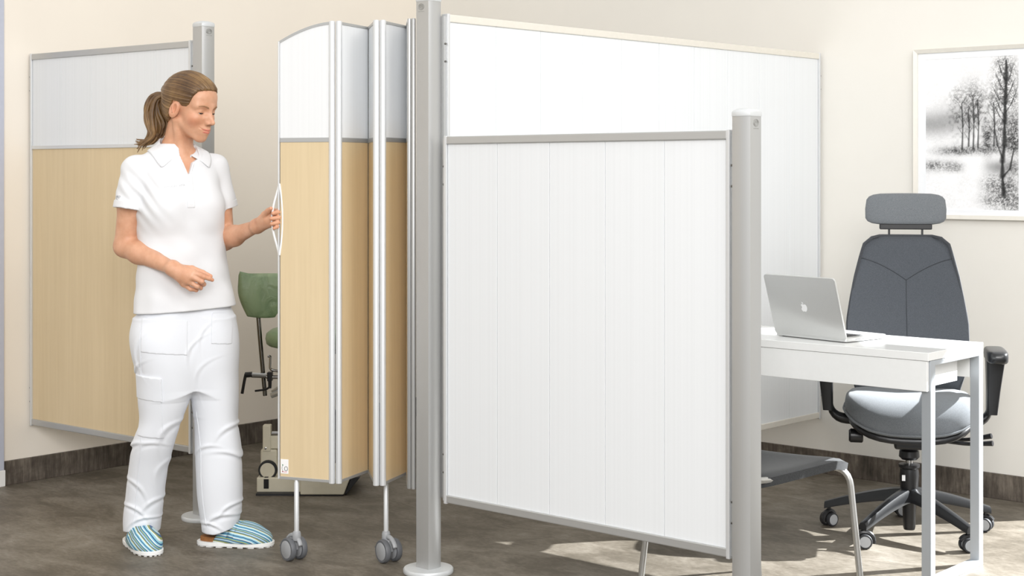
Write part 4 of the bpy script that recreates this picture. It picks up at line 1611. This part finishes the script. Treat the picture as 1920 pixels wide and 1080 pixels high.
# nose
S.cone(H(0.086, 0, 0.010), H(0.109, 0, -0.030), 0.0062, 0.0068, 0.012)
S.ball(H(0.109, 0, -0.033), (0.0105, 0.0085, 0.0080), 0.007, R=HR)
for s in (-1, 1):
    S.ball(H(0.096, s * 0.0115, -0.037), (0.011, 0.0058, 0.0065), 0.006, R=HR)
    S.ball(H(0.102, s * 0.0050, -0.0425), (0.0045, 0.0022, 0.0026), 0.002, 's', R=HR)
for s in (-1, 1):
    S.ball(H(0.086, s * 0.010, -0.022), (0.012, 0.009, 0.014), 0.012, R=HR)      # nose wings
# mouth
S.ball(H(0.078, 0, -0.066), (0.018, 0.026, 0.020), 0.02, R=HR)
for s in (-1, 1):
    S.cone(H(0.082, s * 0.024, -0.0590), H(0.0935, s * 0.004, -0.0612), 0.0032, 0.0052, 0.006)
    S.cone(H(0.082, s * 0.021, -0.0620), H(0.0915, 0, -0.0705), 0.0032, 0.0060, 0.006)
for s in (-1, 1):
    S.cone(H(0.081, s * 0.031, -0.0560), H(0.096, s * 0.012, -0.0650), 0.0016, 0.0016, 0.003, 's')
    S.cone(H(0.096, s * 0.012, -0.0650), H(0.101, 0, -0.0662), 0.0016, 0.0016, 0.003, 's')
# eyelids with a narrow downcast slit
EY = [H(0.0665, s * 0.0325, -0.001) for s in (-1, 1)]
for e, s in zip(EY, (-1, 1)):
    S.ball(e, 0.0148, 0.006)
    S.ball(e + 0.0135 * HF - 0.0052 * HU + s * 0.001 * HL, (0.008, 0.0135, 0.0023), 0.0015, 's', R=HR)
# ears
for s in (-1, 1):
    ec_ = H(-0.008, s * 0.075, -0.011)
    er = Matrix.Rotation(math.radians(-12), 3, 'Y') @ Matrix.Rotation(math.radians(s * 18), 3, 'Z')
    Re = np.array(er) @ HR
    S.ball(ec_, (0.018, 0.0085, 0.031), 0.006, R=Re)
    S.ball(ec_ + s * 0.0085 * HL + 0.003 * HU + 0.002 * HF, (0.0105, 0.0075, 0.0200), 0.002, 's', R=Re)
    S.cone(ec_ + s * 0.006 * HL - 0.004 * HF + 0.014 * HU, ec_ + s * 0.007 * HL - 0.001 * HF - 0.010 * HU, 0.0028, 0.0028, 0.003)


def blush(v_):
    out = np.zeros(len(v_))
    for s in (-1, 1):
        c = H(0.060, s * 0.047, -0.036)
        out += 0.55 * np.exp(-((np.linalg.norm(v_ - c, axis=1)) / 0.024) ** 2)
        out += 0.30 * np.exp(-((np.linalg.norm(v_ - H(-0.004, s * 0.08, -0.01), axis=1)) / 0.03) ** 2)
    for pts, rs in fin + fl_:
        for p in pts[1:]:
            out += 0.22 * np.exp(-((np.linalg.norm(v_ - p, axis=1)) / 0.009) ** 2)
    return np.clip(out, 0, 1)


person = S.build('person', 'skin', None, relax=2, attrs={'blush': blush})
person.location = W(BX, BY)
person.rotation_euler = (0, 0, TH)
tag(person, 'woman with blond ponytail in white polo and trousers pulling the folding screen', 'person')

bv = BVHTree.FromPolygons([tuple(p.co) for p in person.data.vertices], [tuple(p.vertices) for p in person.data.polygons])


def on_face(y, z, lift=0.0005, x=0.2):
    o_ = Vector(H(x, y, z))
    hit = bv.ray_cast(o_, Vector(-HF))
    return (hit[0] + hit[1] * lift) if hit[0] is not None else Vector(H(0.08, y, z))


for s, e in zip((-1, 1), EY):
    ew = MB()
    ew.lathe([(0.0132 * math.cos(a_), 0.0132 * math.sin(a_)) for a_ in np.linspace(-1.5, 1.5, 14)], 22)
    eo = ew.build('eye', 'eye_white', person, smooth=80)
    eo.location = e
    gaze = Vector(unit(HF * 0.93 - HU * 0.36))
    iris = MB().lathe([(0.0001, 0.01345), (0.0035, 0.0131), (0.0058, 0.01225), (0.0060, 0.0116)], 20, Vector((0, 0, 1)).rotation_difference(gaze).to_matrix().to_4x4())
    iris.build('iris', 'iris', eo, smooth=80)
    la_ = []
    for u in np.linspace(-1, 1, 11):
        d_ = unit(HF - 0.30 * HU * (1 - 0.25 * u * u) + HL * u * 0.82)
        la_.append(Vector(e + 0.0152 * d_))
    MB().tube(la_, [0.0005] + [0.0013] * 9 + [0.0005], 6).build('eyelash', 'lash', person)
    br = [on_face(s * y, z) for y, z in zip(np.linspace(0.013, 0.050, 12), 0.0155 + 0.0065 * np.sin(np.linspace(0.1, 2.6, 12)))]
    MB().tube(br, [0.0014] + list(np.linspace(0.0030, 0.0010, 11)), 6, flat=(0.5, tuple(HF))).build('eyebrow', 'brow', person)
# lips: slightly proud coloured patches of the same surface
sl = S.sub(H(0.09, 0, -0.067) - 0.035, H(0.09, 0, -0.067) + 0.035, 0.0)
lp = Field.__new__(Field)
lp.h = S.h; lp.lo = np.array([S.lo[k] + S.h * sl[k].start for k in range(3)], np.float32)
lp.n = np.array([s_.stop - s_.start for s_ in sl])
sub_a = S.a[sl].copy()
for nm, (zc, rz, ry) in (('upper_lip', (-0.0614, 0.0042, 0.0245)), ('lower_lip', (-0.0700, 0.0052, 0.0215))):
    lp.a = sub_a - 0.0006
    tmp = Field.__new__(Field); tmp.h, tmp.lo, tmp.n = lp.h, lp.lo, lp.n
    tmp.a = np.full(lp.n, 0.05, np.float32)
    tmp.ball(H(0.088, 0, zc), (0.022, ry, rz), R=HR)
    # curve the corners up into a smile
    tmp.a = np.maximum(lp.a, tmp.a)
    tmp.build(nm, 'lip', person, relax=1)

# hair: cap swept back to the tie
TIE = H(-0.124, 0.0, 0.040)
sl = S.sub(HO - 0.135, HO + np.array([0.13, 0.13, 0.15]), 0.0)
hf = Field.__new__(Field)
hf.h = S.h; hf.lo = np.array([S.lo[k] + S.h * sl[k].start for k in range(3)], np.float32)
hf.n = np.array([s_.stop - s_.start for s_ in sl])
hf.a = np.full(hf.n, 0.08, np.float32)
hf.ball(H(-0.014, 0, 0.038), (0.103, 0.0800, 0.0925), R=HR)
hf.ball(H(0.040, 0, 0.056), (0.048, 0.058, 0.046), 0.03, R=HR)
hf.cone(H(-0.075, 0, 0.035), TIE, 0.050, 0.014, 0.04)
hf.ball(H(-0.040, 0, -0.025), (0.060, 0.064, 0.055), 0.03, R=HR)
gx_, gy_, gz_ = hf.grid()
lx = (gx_ - HO[0]) * HF[0] + (gy_ - HO[1]) * HF[1] + (gz_ - HO[2]) * HF[2]
ly = (gx_ - HO[0]) * HL[0] + (gy_ - HO[1]) * HL[1] + (gz_ - HO[2]) * HL[2]
lz = (gx_ - HO[0]) * HU[0] + (gy_ - HO[1]) * HU[1] + (gz_ - HO[2]) * HU[2]
tx_, ty_, tz_ = -0.124, 0.0, 0.040
phi = np.arctan2(ly - ty_, lz - tz_)
hf.a = hf.a + (0.0012 * np.sin(phi * 34 + 6 * np.sin(phi * 3)) + 0.0007 * np.sin(phi * 81)).astype(np.float32)
# hairline: forehead, temple, over the ear, nape
lxs = [-0.09, -0.055, -0.040, -0.032, -0.022, 0.004, 0.014, 0.030, 0.040, 0.046, 0.053, 0.064, 0.095]
lzs = [-0.078, -0.066, -0.045, -0.010, 0.020, 0.018, 0.008, 0.008, 0.016, 0.030, 0.050, 0.070, 0.083]
reg = (np.interp(lx.ravel(), lxs, lzs).reshape(lx.shape) + 0.0018 * np.sin(phi * 60) - lz) * 0.5
k_ = 0.008
h_ = np.maximum(k_ - np.abs(hf.a - reg), 0) / k_
hf.a = (np.maximum(hf.a, reg) + h_ * h_ * k_ * 0.25).astype(np.float32)


def strand_attr(v_):
    d = v_ - HO
    return np.arctan2(d @ HL - ty_, d @ HU - tz_) * 3.0


hair = hf.build('hair', 'hair', person, relax=1, attrs={'strand': strand_attr})
hair['label'] = 'dark blond hair combed back into a ponytail'
# ponytail locks
gA = [(312, 176, 0.02), (288, 180, 0.03), (276, 202, 0.03), (277, 226, 0.03), (284, 246, 0.02), (276, 260, 0.02), (263, 262, 0.02), (249, 257, 0.02)]
gB = [(312, 177, 0.02), (293, 184, 0.02), (286, 208, 0.02), (287, 234, 0.01), (288, 254, 0.01), (275, 268, 0.01), (265, 276, 0.01), (258, 288, 0.01)]
gC = [(312, 179, 0.02), (301, 190, 0.02), (303, 212, 0.02), (312, 230, 0.02), (309, 246, 0.02), (302, 256, 0.02), (293, 264, 0.02), (284, 272, 0.02)]
G = [np.array([J(*p) for p in g]) for g in (gA, gB, gC)]
rl_ = np.random.default_rng(5)
for k in range(64):
    u = rl_.uniform(0, 2) if k > 2 else k
    i = min(int(u), 1)
    g = G[i] * (1 - (u - i)) + G[i + 1] * (u - i)
    sp_r = np.array([0.3, 0.8, 1, 1, 0.9, 0.7, 0.6, 0.5])[:, None]
    off = np.array([rl_.normal(0, 0.004), rl_.normal(0, 0.012), rl_.normal(0, 0.004)])[None] * sp_r
    pts = smoothcurve([tuple(p) for p in g + off + rl_.normal(0, 0.0022, g.shape)], 6)
    cut = len(pts) - int(rl_.uniform(0, 12)) if u < 1.2 else len(pts) - int(rl_.uniform(6, 18))
    pts = pts[:cut]
    n_ = len(pts)
    rs = [0.0058 * (0.55 + 0.6 * math.sin(math.pi * min(1, 0.12 + 0.88 * j / n_))) * (1 - 0.75 * (j / n_) ** 4) for j in range(n_)]
    lk = MB().tube(pts, rs, 7).build('hair_lock', 'hair', hair, smooth=80)
    at = lk.data.attributes.new('strand', 'FLOAT', 'POINT')
    ang = np.tile(np.arange(7) / 7 * 0.9, n_) + k * 1.7
    at.data.foreach_set('value', ang.astype(np.float32))
tp = TIE - 0.004 * HF
MB().tube([Vector(tp + 0.0135 * (math.cos(a_) * HL + math.sin(a_) * HU)) for a_ in np.linspace(0, 2 * math.pi, 20)], 0.0045, 8, cap=False).build('hair_tie', 'hair_tie', hair)

# ---- polo shirt
P = Field((-0.30, -0.24, 0.82), (0.28, 0.24, 1.50), 0.0025)
P.loft(torso, Lb, Fb)
for s in (-1, 1):
    P.ball(C0 + 0.062 * Fb + s * 0.070 * Lb + np.array([0, 0, 1.225]), (0.066, 0.066, 0.070), 0.05)
SER, SEL = J(241, 392, -0.098), J(418, 390, 0.098)


def sleeve_fn(sh, se, r0, r1, hollow=True):
    ax_ = unit(se - sh); L_ = float(np.linalg.norm(se - sh))

    def fn(x, y, z):
        X, Y, Z_ = x - sh[0], y - sh[1], z - sh[2]
        t_ = X * ax_[0] + Y * ax_[1] + Z_ * ax_[2]
        tc_ = np.clip(t_, 0, L_ + 0.05)
        rr = np.sqrt((X - tc_ * ax_[0]) ** 2 + (Y - tc_ * ax_[1]) ** 2 + (Z_ - tc_ * ax_[2]) ** 2)
        rad = r0 + (r1 - r0) * np.clip(tc_ / L_, 0, 1) ** 0.7
        d = rr - rad + 0.0016 * gnoise((x, y, z), 60, 4)
        d = np.maximum(d, t_ - L_)
        if hollow:
            d = np.maximum(d, np.minimum(rad - 0.006 - rr, t_ - L_ + 0.024) * -1 if False else np.minimum((rad - 0.009) - rr, t_ - (L_ - 0.012)))
        return d.astype(np.float32)
    return fn


for sh, se in ((SHR, SER), (SHL, SEL)):
    P.cone(NB + np.array([0, 0, -0.030]), sh + np.array([0, 0, -0.004]), 0.046, 0.043, 0.03)
    P.apply(np.minimum(sh, se) - 0.06, np.maximum(sh, se) + 0.06, sleeve_fn(sh, se, 0.046, 0.0535), 0.016)
# soft folds: broad drapes plus diagonal pulls from the armpits
gx_, gy_, gz_ = P.grid()
fold = 0.0016 * gnoise((gx_ * 1.0, gy_ * 1.0, gz_ * 0.45), 46, 3) + 0.0014 * gnoise((gx_ + 0.5 * gz_, gy_, gz_ * 0.7 - 0.5 * gx_), 80, 8)
arm_r = SER + (SHR - SER) * 0.35
dr = np.sqrt((gx_ - arm_r[0] - 0.045) ** 2 + (gz_ - arm_r[2]) ** 2)
fold = fold + 0.0035 * np.sin((gz_ * 0.75 + gx_ * 0.9) * 150) * np.exp(-(dr / 0.085) ** 2)
low = np.clip((1.12 - gz_) / 0.25, 0, 1)
fold = fold + 0.0030 * low * np.sin((gx_ * 0.9 - gy_ * 0.3) * 70 + 5 * gz_)
P.a += fold.astype(np.float32)
P.half((0, 0, 0.861), (0.06, 0, -1), 's', 0.004)
# neck opening and V
P.cone(NB + np.array([0, 0, -0.012]) + 0.012 * Fb, NB + np.array([0, 0, 0.10]), 0.049, 0.058, 0.006, 's')
gx_, gy_, gz_ = P.grid()
ll = (gx_ - C0[0]) * Lb[0] + (gy_ - C0[1]) * Lb[1]
ff = (gx_ - C0[0]) * Fb[0] + (gy_ - C0[1]) * Fb[1]
ZA = 1.342
vw = np.maximum(np.abs(ll - 0.006 - 0.08 * (gz_ - ZA)) - (np.clip((gz_ - ZA) * 0.38, -1, 0.027) + 0.022 * (ll > 0) * np.clip((gz_ - ZA - 0.045) * 60, 0, 1)), -(ff - 0.02))
P.a = np.maximum(P.a, -vw).astype(np.float32)
shirt = P.build('polo_shirt', 'polo_white', person, relax=2)
shirt['label'] = 'white short-sleeved polo shirt'
# ribbed sleeve bands
for sh, se in ((SHR, SER), (SHL, SEL)):
    ax_ = unit(se - sh)
    bf = Field(se - 0.075, se + 0.075, 0.0022)
    bx, by, bz = bf.grid()
    dd = (bx - se[0]) * ax_[0] + (by - se[1]) * ax_[1] + (bz - se[2]) * ax_[2]
    sv = sleeve_fn(sh, se + ax_ * 0.001, 0.046, 0.0535, False)(bx, by, bz)
    arr = np.maximum(sv - 0.0024, np.maximum(dd - 0.0012, -dd - 0.024))
    arr = np.maximum(arr, -(sv + 0.0085))
    bf.a = arr.astype(np.float32)
    bf.build('sleeve_band', 'polo_white', shirt, relax=1)
# button placket below the V
pl_ = np.maximum(np.maximum(np.abs(ll - 0.004) - 0.014, np.abs(gz_ - 1.288) - 0.060), -(ff - 0.03))
P.like(np.maximum(P.a - 0.0022, pl_).astype(np.float32)).build('placket', 'polo_white', shirt, relax=1)
bvs = BVHTree.FromPolygons([tuple(p.co) for p in shirt.data.vertices], [tuple(p.vertices) for p in shirt.data.polygons])


def on_shirt(l, z, lift=0.001):
    o_ = Vector(C0 + 0.4 * Fb + l * Lb + np.array([0, 0, z]))
    h_ = bvs.ray_cast(o_, Vector(-Fb))
    return h_[0] + h_[1] * lift, h_[1]


for sg in (-1, 1):             # stitched edges of the open neck
    ed_ = []
    for dz in np.linspace(-0.004, 0.046, 12):
        p, n_ = on_shirt(0.006 + 0.08 * dz + sg * (max(dz, 0) * 0.38 + 0.004), ZA + dz, 0.0004)
        ed_.append(p)
    MB().tube(ed_, 0.0034, 8, flat=(0.6, tuple(Fb))).build('neck_edge', 'polo_white', shirt, smooth=80)
for z in (1.325, 1.285, 1.245):
    p, n_ = on_shirt(0.004, z, 0.0024)
    MB().lathe([(0.0045, 0), (0.005, 0.0006), (0.0045, 0.0012), (0.003, 0.001)], 12, Matrix.Translation(p) @ Vector((0, 0, 1)).rotation_difference(n_).to_matrix().to_4x4()).build('button', 'sticker_white', shirt)
# collar: stand plus turned-down leaf
rings = []
NC = 44
for i in range(NC + 1):
    th = math.radians(-160 + 320 * i / NC)             # 0 = nape
    fr = (1 - math.cos(th)) / 2                         # 0 back .. 1 front
    d = -math.cos(th) * Fb + math.sin(th) * Lb
    sg = 1 if th > 0 else -1
    dl = unit(d * (1 - fr ** 2.5) + (sg * Lb + 0.15 * Fb) * fr ** 2.5)
    cen = NB + Fb * (0.002 + 0.012 * fr)
    ztop = 0.056 - 0.072 * fr ** 1.3
    zst = -0.005 - 0.040 * fr ** 1.6
    r0 = 0.056 + 0.006 * fr
    r1 = 0.059 + 0.009 * fr
    lw = 0.032 + 0.036 * fr ** 4
    base = cen + d * r1 + Zb * ztop
    stand = cen + d * r0 + Zb * zst
    fold_in = cen + d * (r1 - 0.002) + Zb * (ztop - 0.002)
    fold_o = base + dl * 0.006 - Zb * 0.005
    leaf_m = base + dl * 0.5 * lw - Zb * (0.024 + 0.000 * fr)
    leaf_e = base + dl * lw - Zb * (0.042 + 0.006 * fr)
    rings.append([Vector(p) for p in (stand, fold_in, base + dl * 0.002, fold_o, leaf_m, leaf_e)])
# keep the leaf just above the shirt
for rg in rings:
    for q_ in (4, 5):
        hit = bvs.find_nearest(rg[q_])
        p, n_, _, dist = hit
        if (rg[q_] - p).dot(n_) < 0.004:
            rg[q_] = p + n_ * 0.004
co_ = MB().sweep(rings, closed=False, cap=False).build('collar', 'polo_white', shirt, smooth=80)
md = co_.modifiers.new('sub', 'SUBSURF'); md.levels = 2; md.render_levels = 2
md = co_.modifiers.new('solid', 'SOLIDIFY'); md.thickness = 0.0028; md.offset = 0


def text_on(body, size, origin_fn, name, mat, parent):
    cu = bpy.data.curves.new('txt', 'FONT')
    cu.body = body
    cu.size = size
    cu.align_x = 'CENTER'
    ob = bpy.data.objects.new('txt', cu)
    COL.objects.link(ob)
    dg = bpy.context.evaluated_depsgraph_get()
    me = bpy.data.meshes.new_from_object(ob.evaluated_get(dg))
    bpy.data.objects.remove(ob, do_unlink=True)
    for vv in me.vertices:
        vv.co = origin_fn(vv.co.x, vv.co.y)
    me.materials.clear(); me.materials.append(M[mat])
    o = bpy.data.objects.new(name, me)
    COL.objects.link(o)
    o.parent = parent
    return o


def chest(u, v_):
    return on_shirt(-0.046 + u, 1.302 + v_ + 0.10 * u, 0.0010)[0]


text_on('VITA', 0.0105, lambda x, y: chest(x + 0.022, y), 'chest_lettering', 'chest_print', shirt)
mk = MB()
for k in range(8):            # the paler, unreadable start of the word
    x = -0.040 + 0.0056 * k
    mk.tube([chest(x, 0.0005), chest(x + 0.001, 0.0065)], 0.0005, 5)
mk.build('chest_lettering', 'chest_print', shirt)
ax_ = unit(SER - SHR)
sd_ = unit(np.cross(ax_, unit(-Lb * 0.75 + Fb * 0.65)))


def sleeve(u, v_):
    dirn = unit(-Lb * 0.86 + Fb * 0.25)
    tang = unit(np.cross(dirn, ax_))
    if tang[0] < 0:
        tang = -tang
    o_ = SER - ax_ * (0.040 + v_) + tang * u
    h_ = bvs.ray_cast(Vector(o_ + dirn * 0.2), Vector(-dirn))
    return (h_[0] + h_[1] * 0.001) if h_[0] is not None else Vector(o_ + dirn * 0.055)


text_on('APIO', 0.0125, lambda x, y: sleeve(x - 0.004, y), 'sleeve_lettering', 'sleeve_print', shirt)
MB().tube([sleeve(-0.012 + 0.014 * u, -0.002 - 0.008 * u * u) for u in np.linspace(0, 1, 6)], 0.0008, 5).build('sleeve_lettering', 'sleeve_print', shirt)

# ---- trousers
Q = Field((-0.33, -0.24, 0.03), (0.28, 0.26, 0.95), 0.003)


def legsec(rows):
    out = []
    for py, a_, b_, dY, dd in rows:
        c = J((a_ + b_) / 2, py, dY)
        out.append((c[2], c[0], dY, (b_ - a_) / 2 / FOC * (BY + dY), dd))
    return sorted(out)


legR = legsec([(600, 256, 345, -0.035, 0.100), (620, 250, 348, -0.04, 0.110), (700, 258, 354, -0.04, 0.105), (745, 260, 355, -0.03, 0.098), (787, 264, 341, -0.02, 0.088), (822, 252, 329, -0.01, 0.084),
               (872, 243, 316, 0.02, 0.080), (929, 236, 307, 0.05, 0.080), (975, 232, 301, 0.065, 0.082), (1001, 234, 297, 0.07, 0.080)])
legL = legsec([(600, 356, 434, 0.035, 0.096), (620, 358, 440, 0.04, 0.105), (700, 361, 446, 0.05, 0.100), (745, 361, 447, 0.05, 0.094), (797, 365, 447, 0.05, 0.086), (834, 365, 452, 0.05, 0.086),
               (890, 368, 453, 0.05, 0.084), (930, 371, 453, 0.055, 0.082), (965, 376, 450, 0.06, 0.080), (1000, 382, 440, 0.06, 0.078)])
ex_, ey_ = np.array([1, 0, 0.0]), np.array([0, 1, 0.0])
Q.loft(legR, ex_, ey_, ex=2.2)
Q.loft(legL, ex_, ey_, 0.012, ex=2.2)
pel = [tors(0.58, 350, 0.120, 0.080), tors(0.66, 348, 0.162, 0.104), tors(0.74, 347, 0.176, 0.112), tors(0.81, 347, 0.174, 0.112), tors(0.86, 348, 0.166, 0.106), tors(0.94, 347, 0.148, 0.095)]
Q.loft(pel, Lb, Fb, 0.05)
gx_, gy_, gz_ = Q.grid()
wr_ = 0.0016 * gnoise((gx_, gy_, gz_ * 0.4), 42, 21)


def crease(cpx, cpy, ang, length, width, amp):
    """one soft fold: a ridge along a line on the front of the cloth"""
    global wr_
    c = J(cpx, cpy)
    ca, sa = math.cos(math.radians(ang)), math.sin(math.radians(ang))
    al = (gx_ - c[0]) * ca + (gz_ - c[2]) * sa
    ac = -(gx_ - c[0]) * sa + (gz_ - c[2]) * ca + 6 * al * al
    w_ = np.exp(-(al / length) ** 2) * (np.exp(-(ac / width) ** 2) - 0.6 * np.exp(-((ac + 1.6 * width) / width) ** 2))
    wr_ = wr_ - amp * w_


for a_ in ((268, 970, 12, 0.05, 0.006, 0.006), (255, 950, -24, 0.05, 0.007, 0.006), (285, 940, 30, 0.04, 0.008, 0.005), (262, 905, -40, 0.06, 0.008, 0.004), (300, 880, 62, 0.07, 0.009, 0.004),
           (250, 830, 35, 0.05, 0.008, 0.006), (318, 800, 50, 0.06, 0.009, 0.006), (290, 822, 8, 0.05, 0.007, 0.003), (410, 965, 18, 0.06, 0.008, 0.007), (430, 948, 28, 0.05, 0.007, 0.006),
           (395, 980, -10, 0.04, 0.006, 0.006), (440, 850, -30, 0.05, 0.008, 0.006), (385, 835, 20, 0.05, 0.007, 0.004), (430, 800, 24, 0.05, 0.008, 0.005), (380, 690, 60, 0.07, 0.007, 0.002),
           (366, 650, 66, 0.06, 0.006, 0.003), (268, 650, 80, 0.06, 0.008, 0.004), (262, 690, 60, 0.05, 0.007, 0.004), (385, 625, 70, 0.05, 0.006, 0.003)):
    crease(*a_)
# hems hang over the instep: cut level, hollow inside
Q.a += wr_.astype(np.float32)
cut = np.where(gx_ < -0.03, 0.052 + 0.16 * np.clip(0.05 - gy_, 0, 0.12), 0.054 + 0.30 * np.clip(gx_ - 0.135, 0, 0.14)) - gz_
Q.a = np.maximum(Q.a, cut.astype(np.float32))
for sec in (legR, legL):
    s2 = [(z, x, y, w - 0.007, d - 0.007) for z, x, y, w, d in sec if z < 0.2]
    s2 = [(0.0,) + s2[0][1:]] + s2
    s2 = [q_ for q_ in s2 if q_[0] < 0.11] + [(0.115,) + s2[2][1:]]
    Q.loft(s2, ex_, ey_, 0.0, 's', ex=2.2)
trs = Q.build('trousers', 'trouser_white', person, relax=2)
trs['label'] = 'loose white work trousers with patch pockets'

bvt = BVHTree.FromPolygons([tuple(p.co) for p in trs.data.vertices], [tuple(p.vertices) for p in trs.data.polygons])


def seam_line(pix):
    pts = []
    for p in smoothcurve([tuple(J(*q_)) for q_ in pix], 10):
        h_ = bvt.ray_cast(Vector((p.x, -0.6, p.z)), Vector((0, 1, 0)))
        if h_[0] is not None:
            pts.append(h_[0] + h_[1] * 0.0002)
    MB().tube(pts, 0.0013, 6).build('seam', 'trouser_white', trs, smooth=80)


seam_line([(283, 660), (280, 690), (276, 820), (266, 880), (257, 950), (250, 985)])
seam_line([(370, 770), (378, 840), (379, 900), (384, 960), (390, 988)])
seam_line([(283, 597), (281, 630), (281, 690)])


def patch(px0, px1, py0, py1, name, parent, lift=0.0028, skew=0.0, front=True):
    a_, b_ = J(px0, py0), J(px1, py1)
    cx_, cz_ = (a_[0] + b_[0]) / 2, (a_[2] + b_[2]) / 2
    reg = np.maximum(np.abs(gx_ - cx_ - skew * (gz_ - cz_)) - (b_[0] - a_[0]) / 2, np.abs(gz_ - cz_ + 0.10 * (gx_ - cx_)) - (a_[2] - b_[2]) / 2)
    reg = np.maximum(reg, gy_ + 0.0)
    return Q.like(np.maximum(Q.a - lift, reg).astype(np.float32)).build(name, 'trouser_white', parent, relax=1)


patch(283, 364, 592, 655, 'pocket', trs)
patch(404, 437, 585, 642, 'pocket', trs)
cp = patch(268, 318, 700, 812, 'cargo_pocket', trs, 0.0040)
patch(266, 320, 697, 742, 'pocket_flap', trs, 0.0060)

# ---- clogs
def clog(name, loc, ang):
    F_ = Field((-0.16, -0.08, 0.0), (0.16, 0.08, 0.13), 0.0022)
    F_.ball((0.058, 0, 0.026), (0.083, 0.055, 0.046))
    F_.cone((0.050, 0, 0.040), (-0.040, 0, 0.072), 0.044, 0.036, 0.03)
    F_.ball((-0.01, 0, 0.026), (0.09, 0.050, 0.046), 0.02)
    F_.half((0, 0, 0.0165), (0, 0, -1), 's', 0.002)
    # open back and foot hole
    F_.half((-0.052, 0, 0.05), (-0.80, 0, 0.55), 's', 0.006)
    F_.cone((-0.10, 0, 0.095), (0.010, 0, 0.105), 0.036, 0.030, 0.006, 's')
    up_ = F_.build(name, 'striped_canvas', person, relax=2)
    up_.location = (loc[0] - BX, loc[1] - BY, 0)
    up_.rotation_euler = (0, 0, ang)
    # footbed and sole outlines
    def outline(g):
        pts = []
        for i in range(44):
            th = 2 * math.pi * i / 44
            c_, s_ = math.cos(th), math.sin(th)
            w_ = 0.048 + 0.006 * c_ - 0.006 * math.exp(-((c_ + 0.1) / 0.35) ** 2)
            k_ = (abs(c_) ** 2.6 + abs(s_) ** 2.6) ** (-1 / 2.6)
            pts.append((0.004 + (0.136 + g) * k_ * c_, (w_ + g) * k_ * s_ + 0.004 * c_))
        return pts
    fb = MB().prism(outline(-0.007), 0.014, 0.034).build('footbed', 'cork', up_, smooth=40, bevel=0.003)
    so_ = MB().prism(outline(0.005), 0.003, 0.0175).build('sole', 'sole_white', up_, smooth=40, bevel=0.002)
    lug = outline(0.003)
    for i in range(0, 44, 2):          # ribbed tread round the rim
        p0, p1 = Vector(lug[i] + (0,)), Vector(lug[(i + 1) % 44] + (0,))
        q0, q1 = p0 * 0.84, p1 * 0.84
        MB().prism([(p0.x, p0.y), (p1.x, p1.y), (q1.x, q1.y), (q0.x, q0.y)], 0.0, 0.005).build('tread_lug', 'sole_white', up_, smooth=0)
    # instep strap with buckle
    bvc = BVHTree.FromPolygons([tuple(p.co) for p in up_.data.vertices], [tuple(p.vertices) for p in up_.data.polygons])
    rg = []
    for th in np.linspace(math.radians(8), math.radians(172), 18):
        row = []
        for dx in (-0.013, 0.013):
            o_ = Vector((-0.006 + dx + 0.016 * math.sin(th), 0.2 * math.cos(th), 0.03 + 0.2 * math.sin(th)))
            h_ = bvc.ray_cast(o_, (Vector((o_.x, 0, 0.03)) - o_).normalized())
            row.append((h_[0] + h_[1] * 0.002) if h_[0] is not None else o_ * 0.3)
        rg.append(row)
    so2 = MB().sweep(rg, closed=False, cap=False).build('strap', 'striped_canvas', up_, smooth=60)
    md = so2.modifiers.new('solid', 'SOLIDIFY'); md.thickness = 0.002; md.offset = 1
    bp = rg[3]
    c_ = (bp[0] + bp[1]) / 2
    MB().lathe([(0.0045, -0.002), (0.005, 0.002), (0.002, 0.003)], 12, Matrix.Translation(c_) @ Vector((0, 0, 1)).rotation_difference(Vector((0, c_.y, c_.z - 0.03)).normalized()).to_matrix().to_4x4()).build('buckle', 'chrome', up_)
    return up_


clog('clog', (-1.335, 5.535), math.atan2(-0.87, 0.50))
clog('clog', (-1.008, 5.580), math.atan2(-0.10, 0.99))
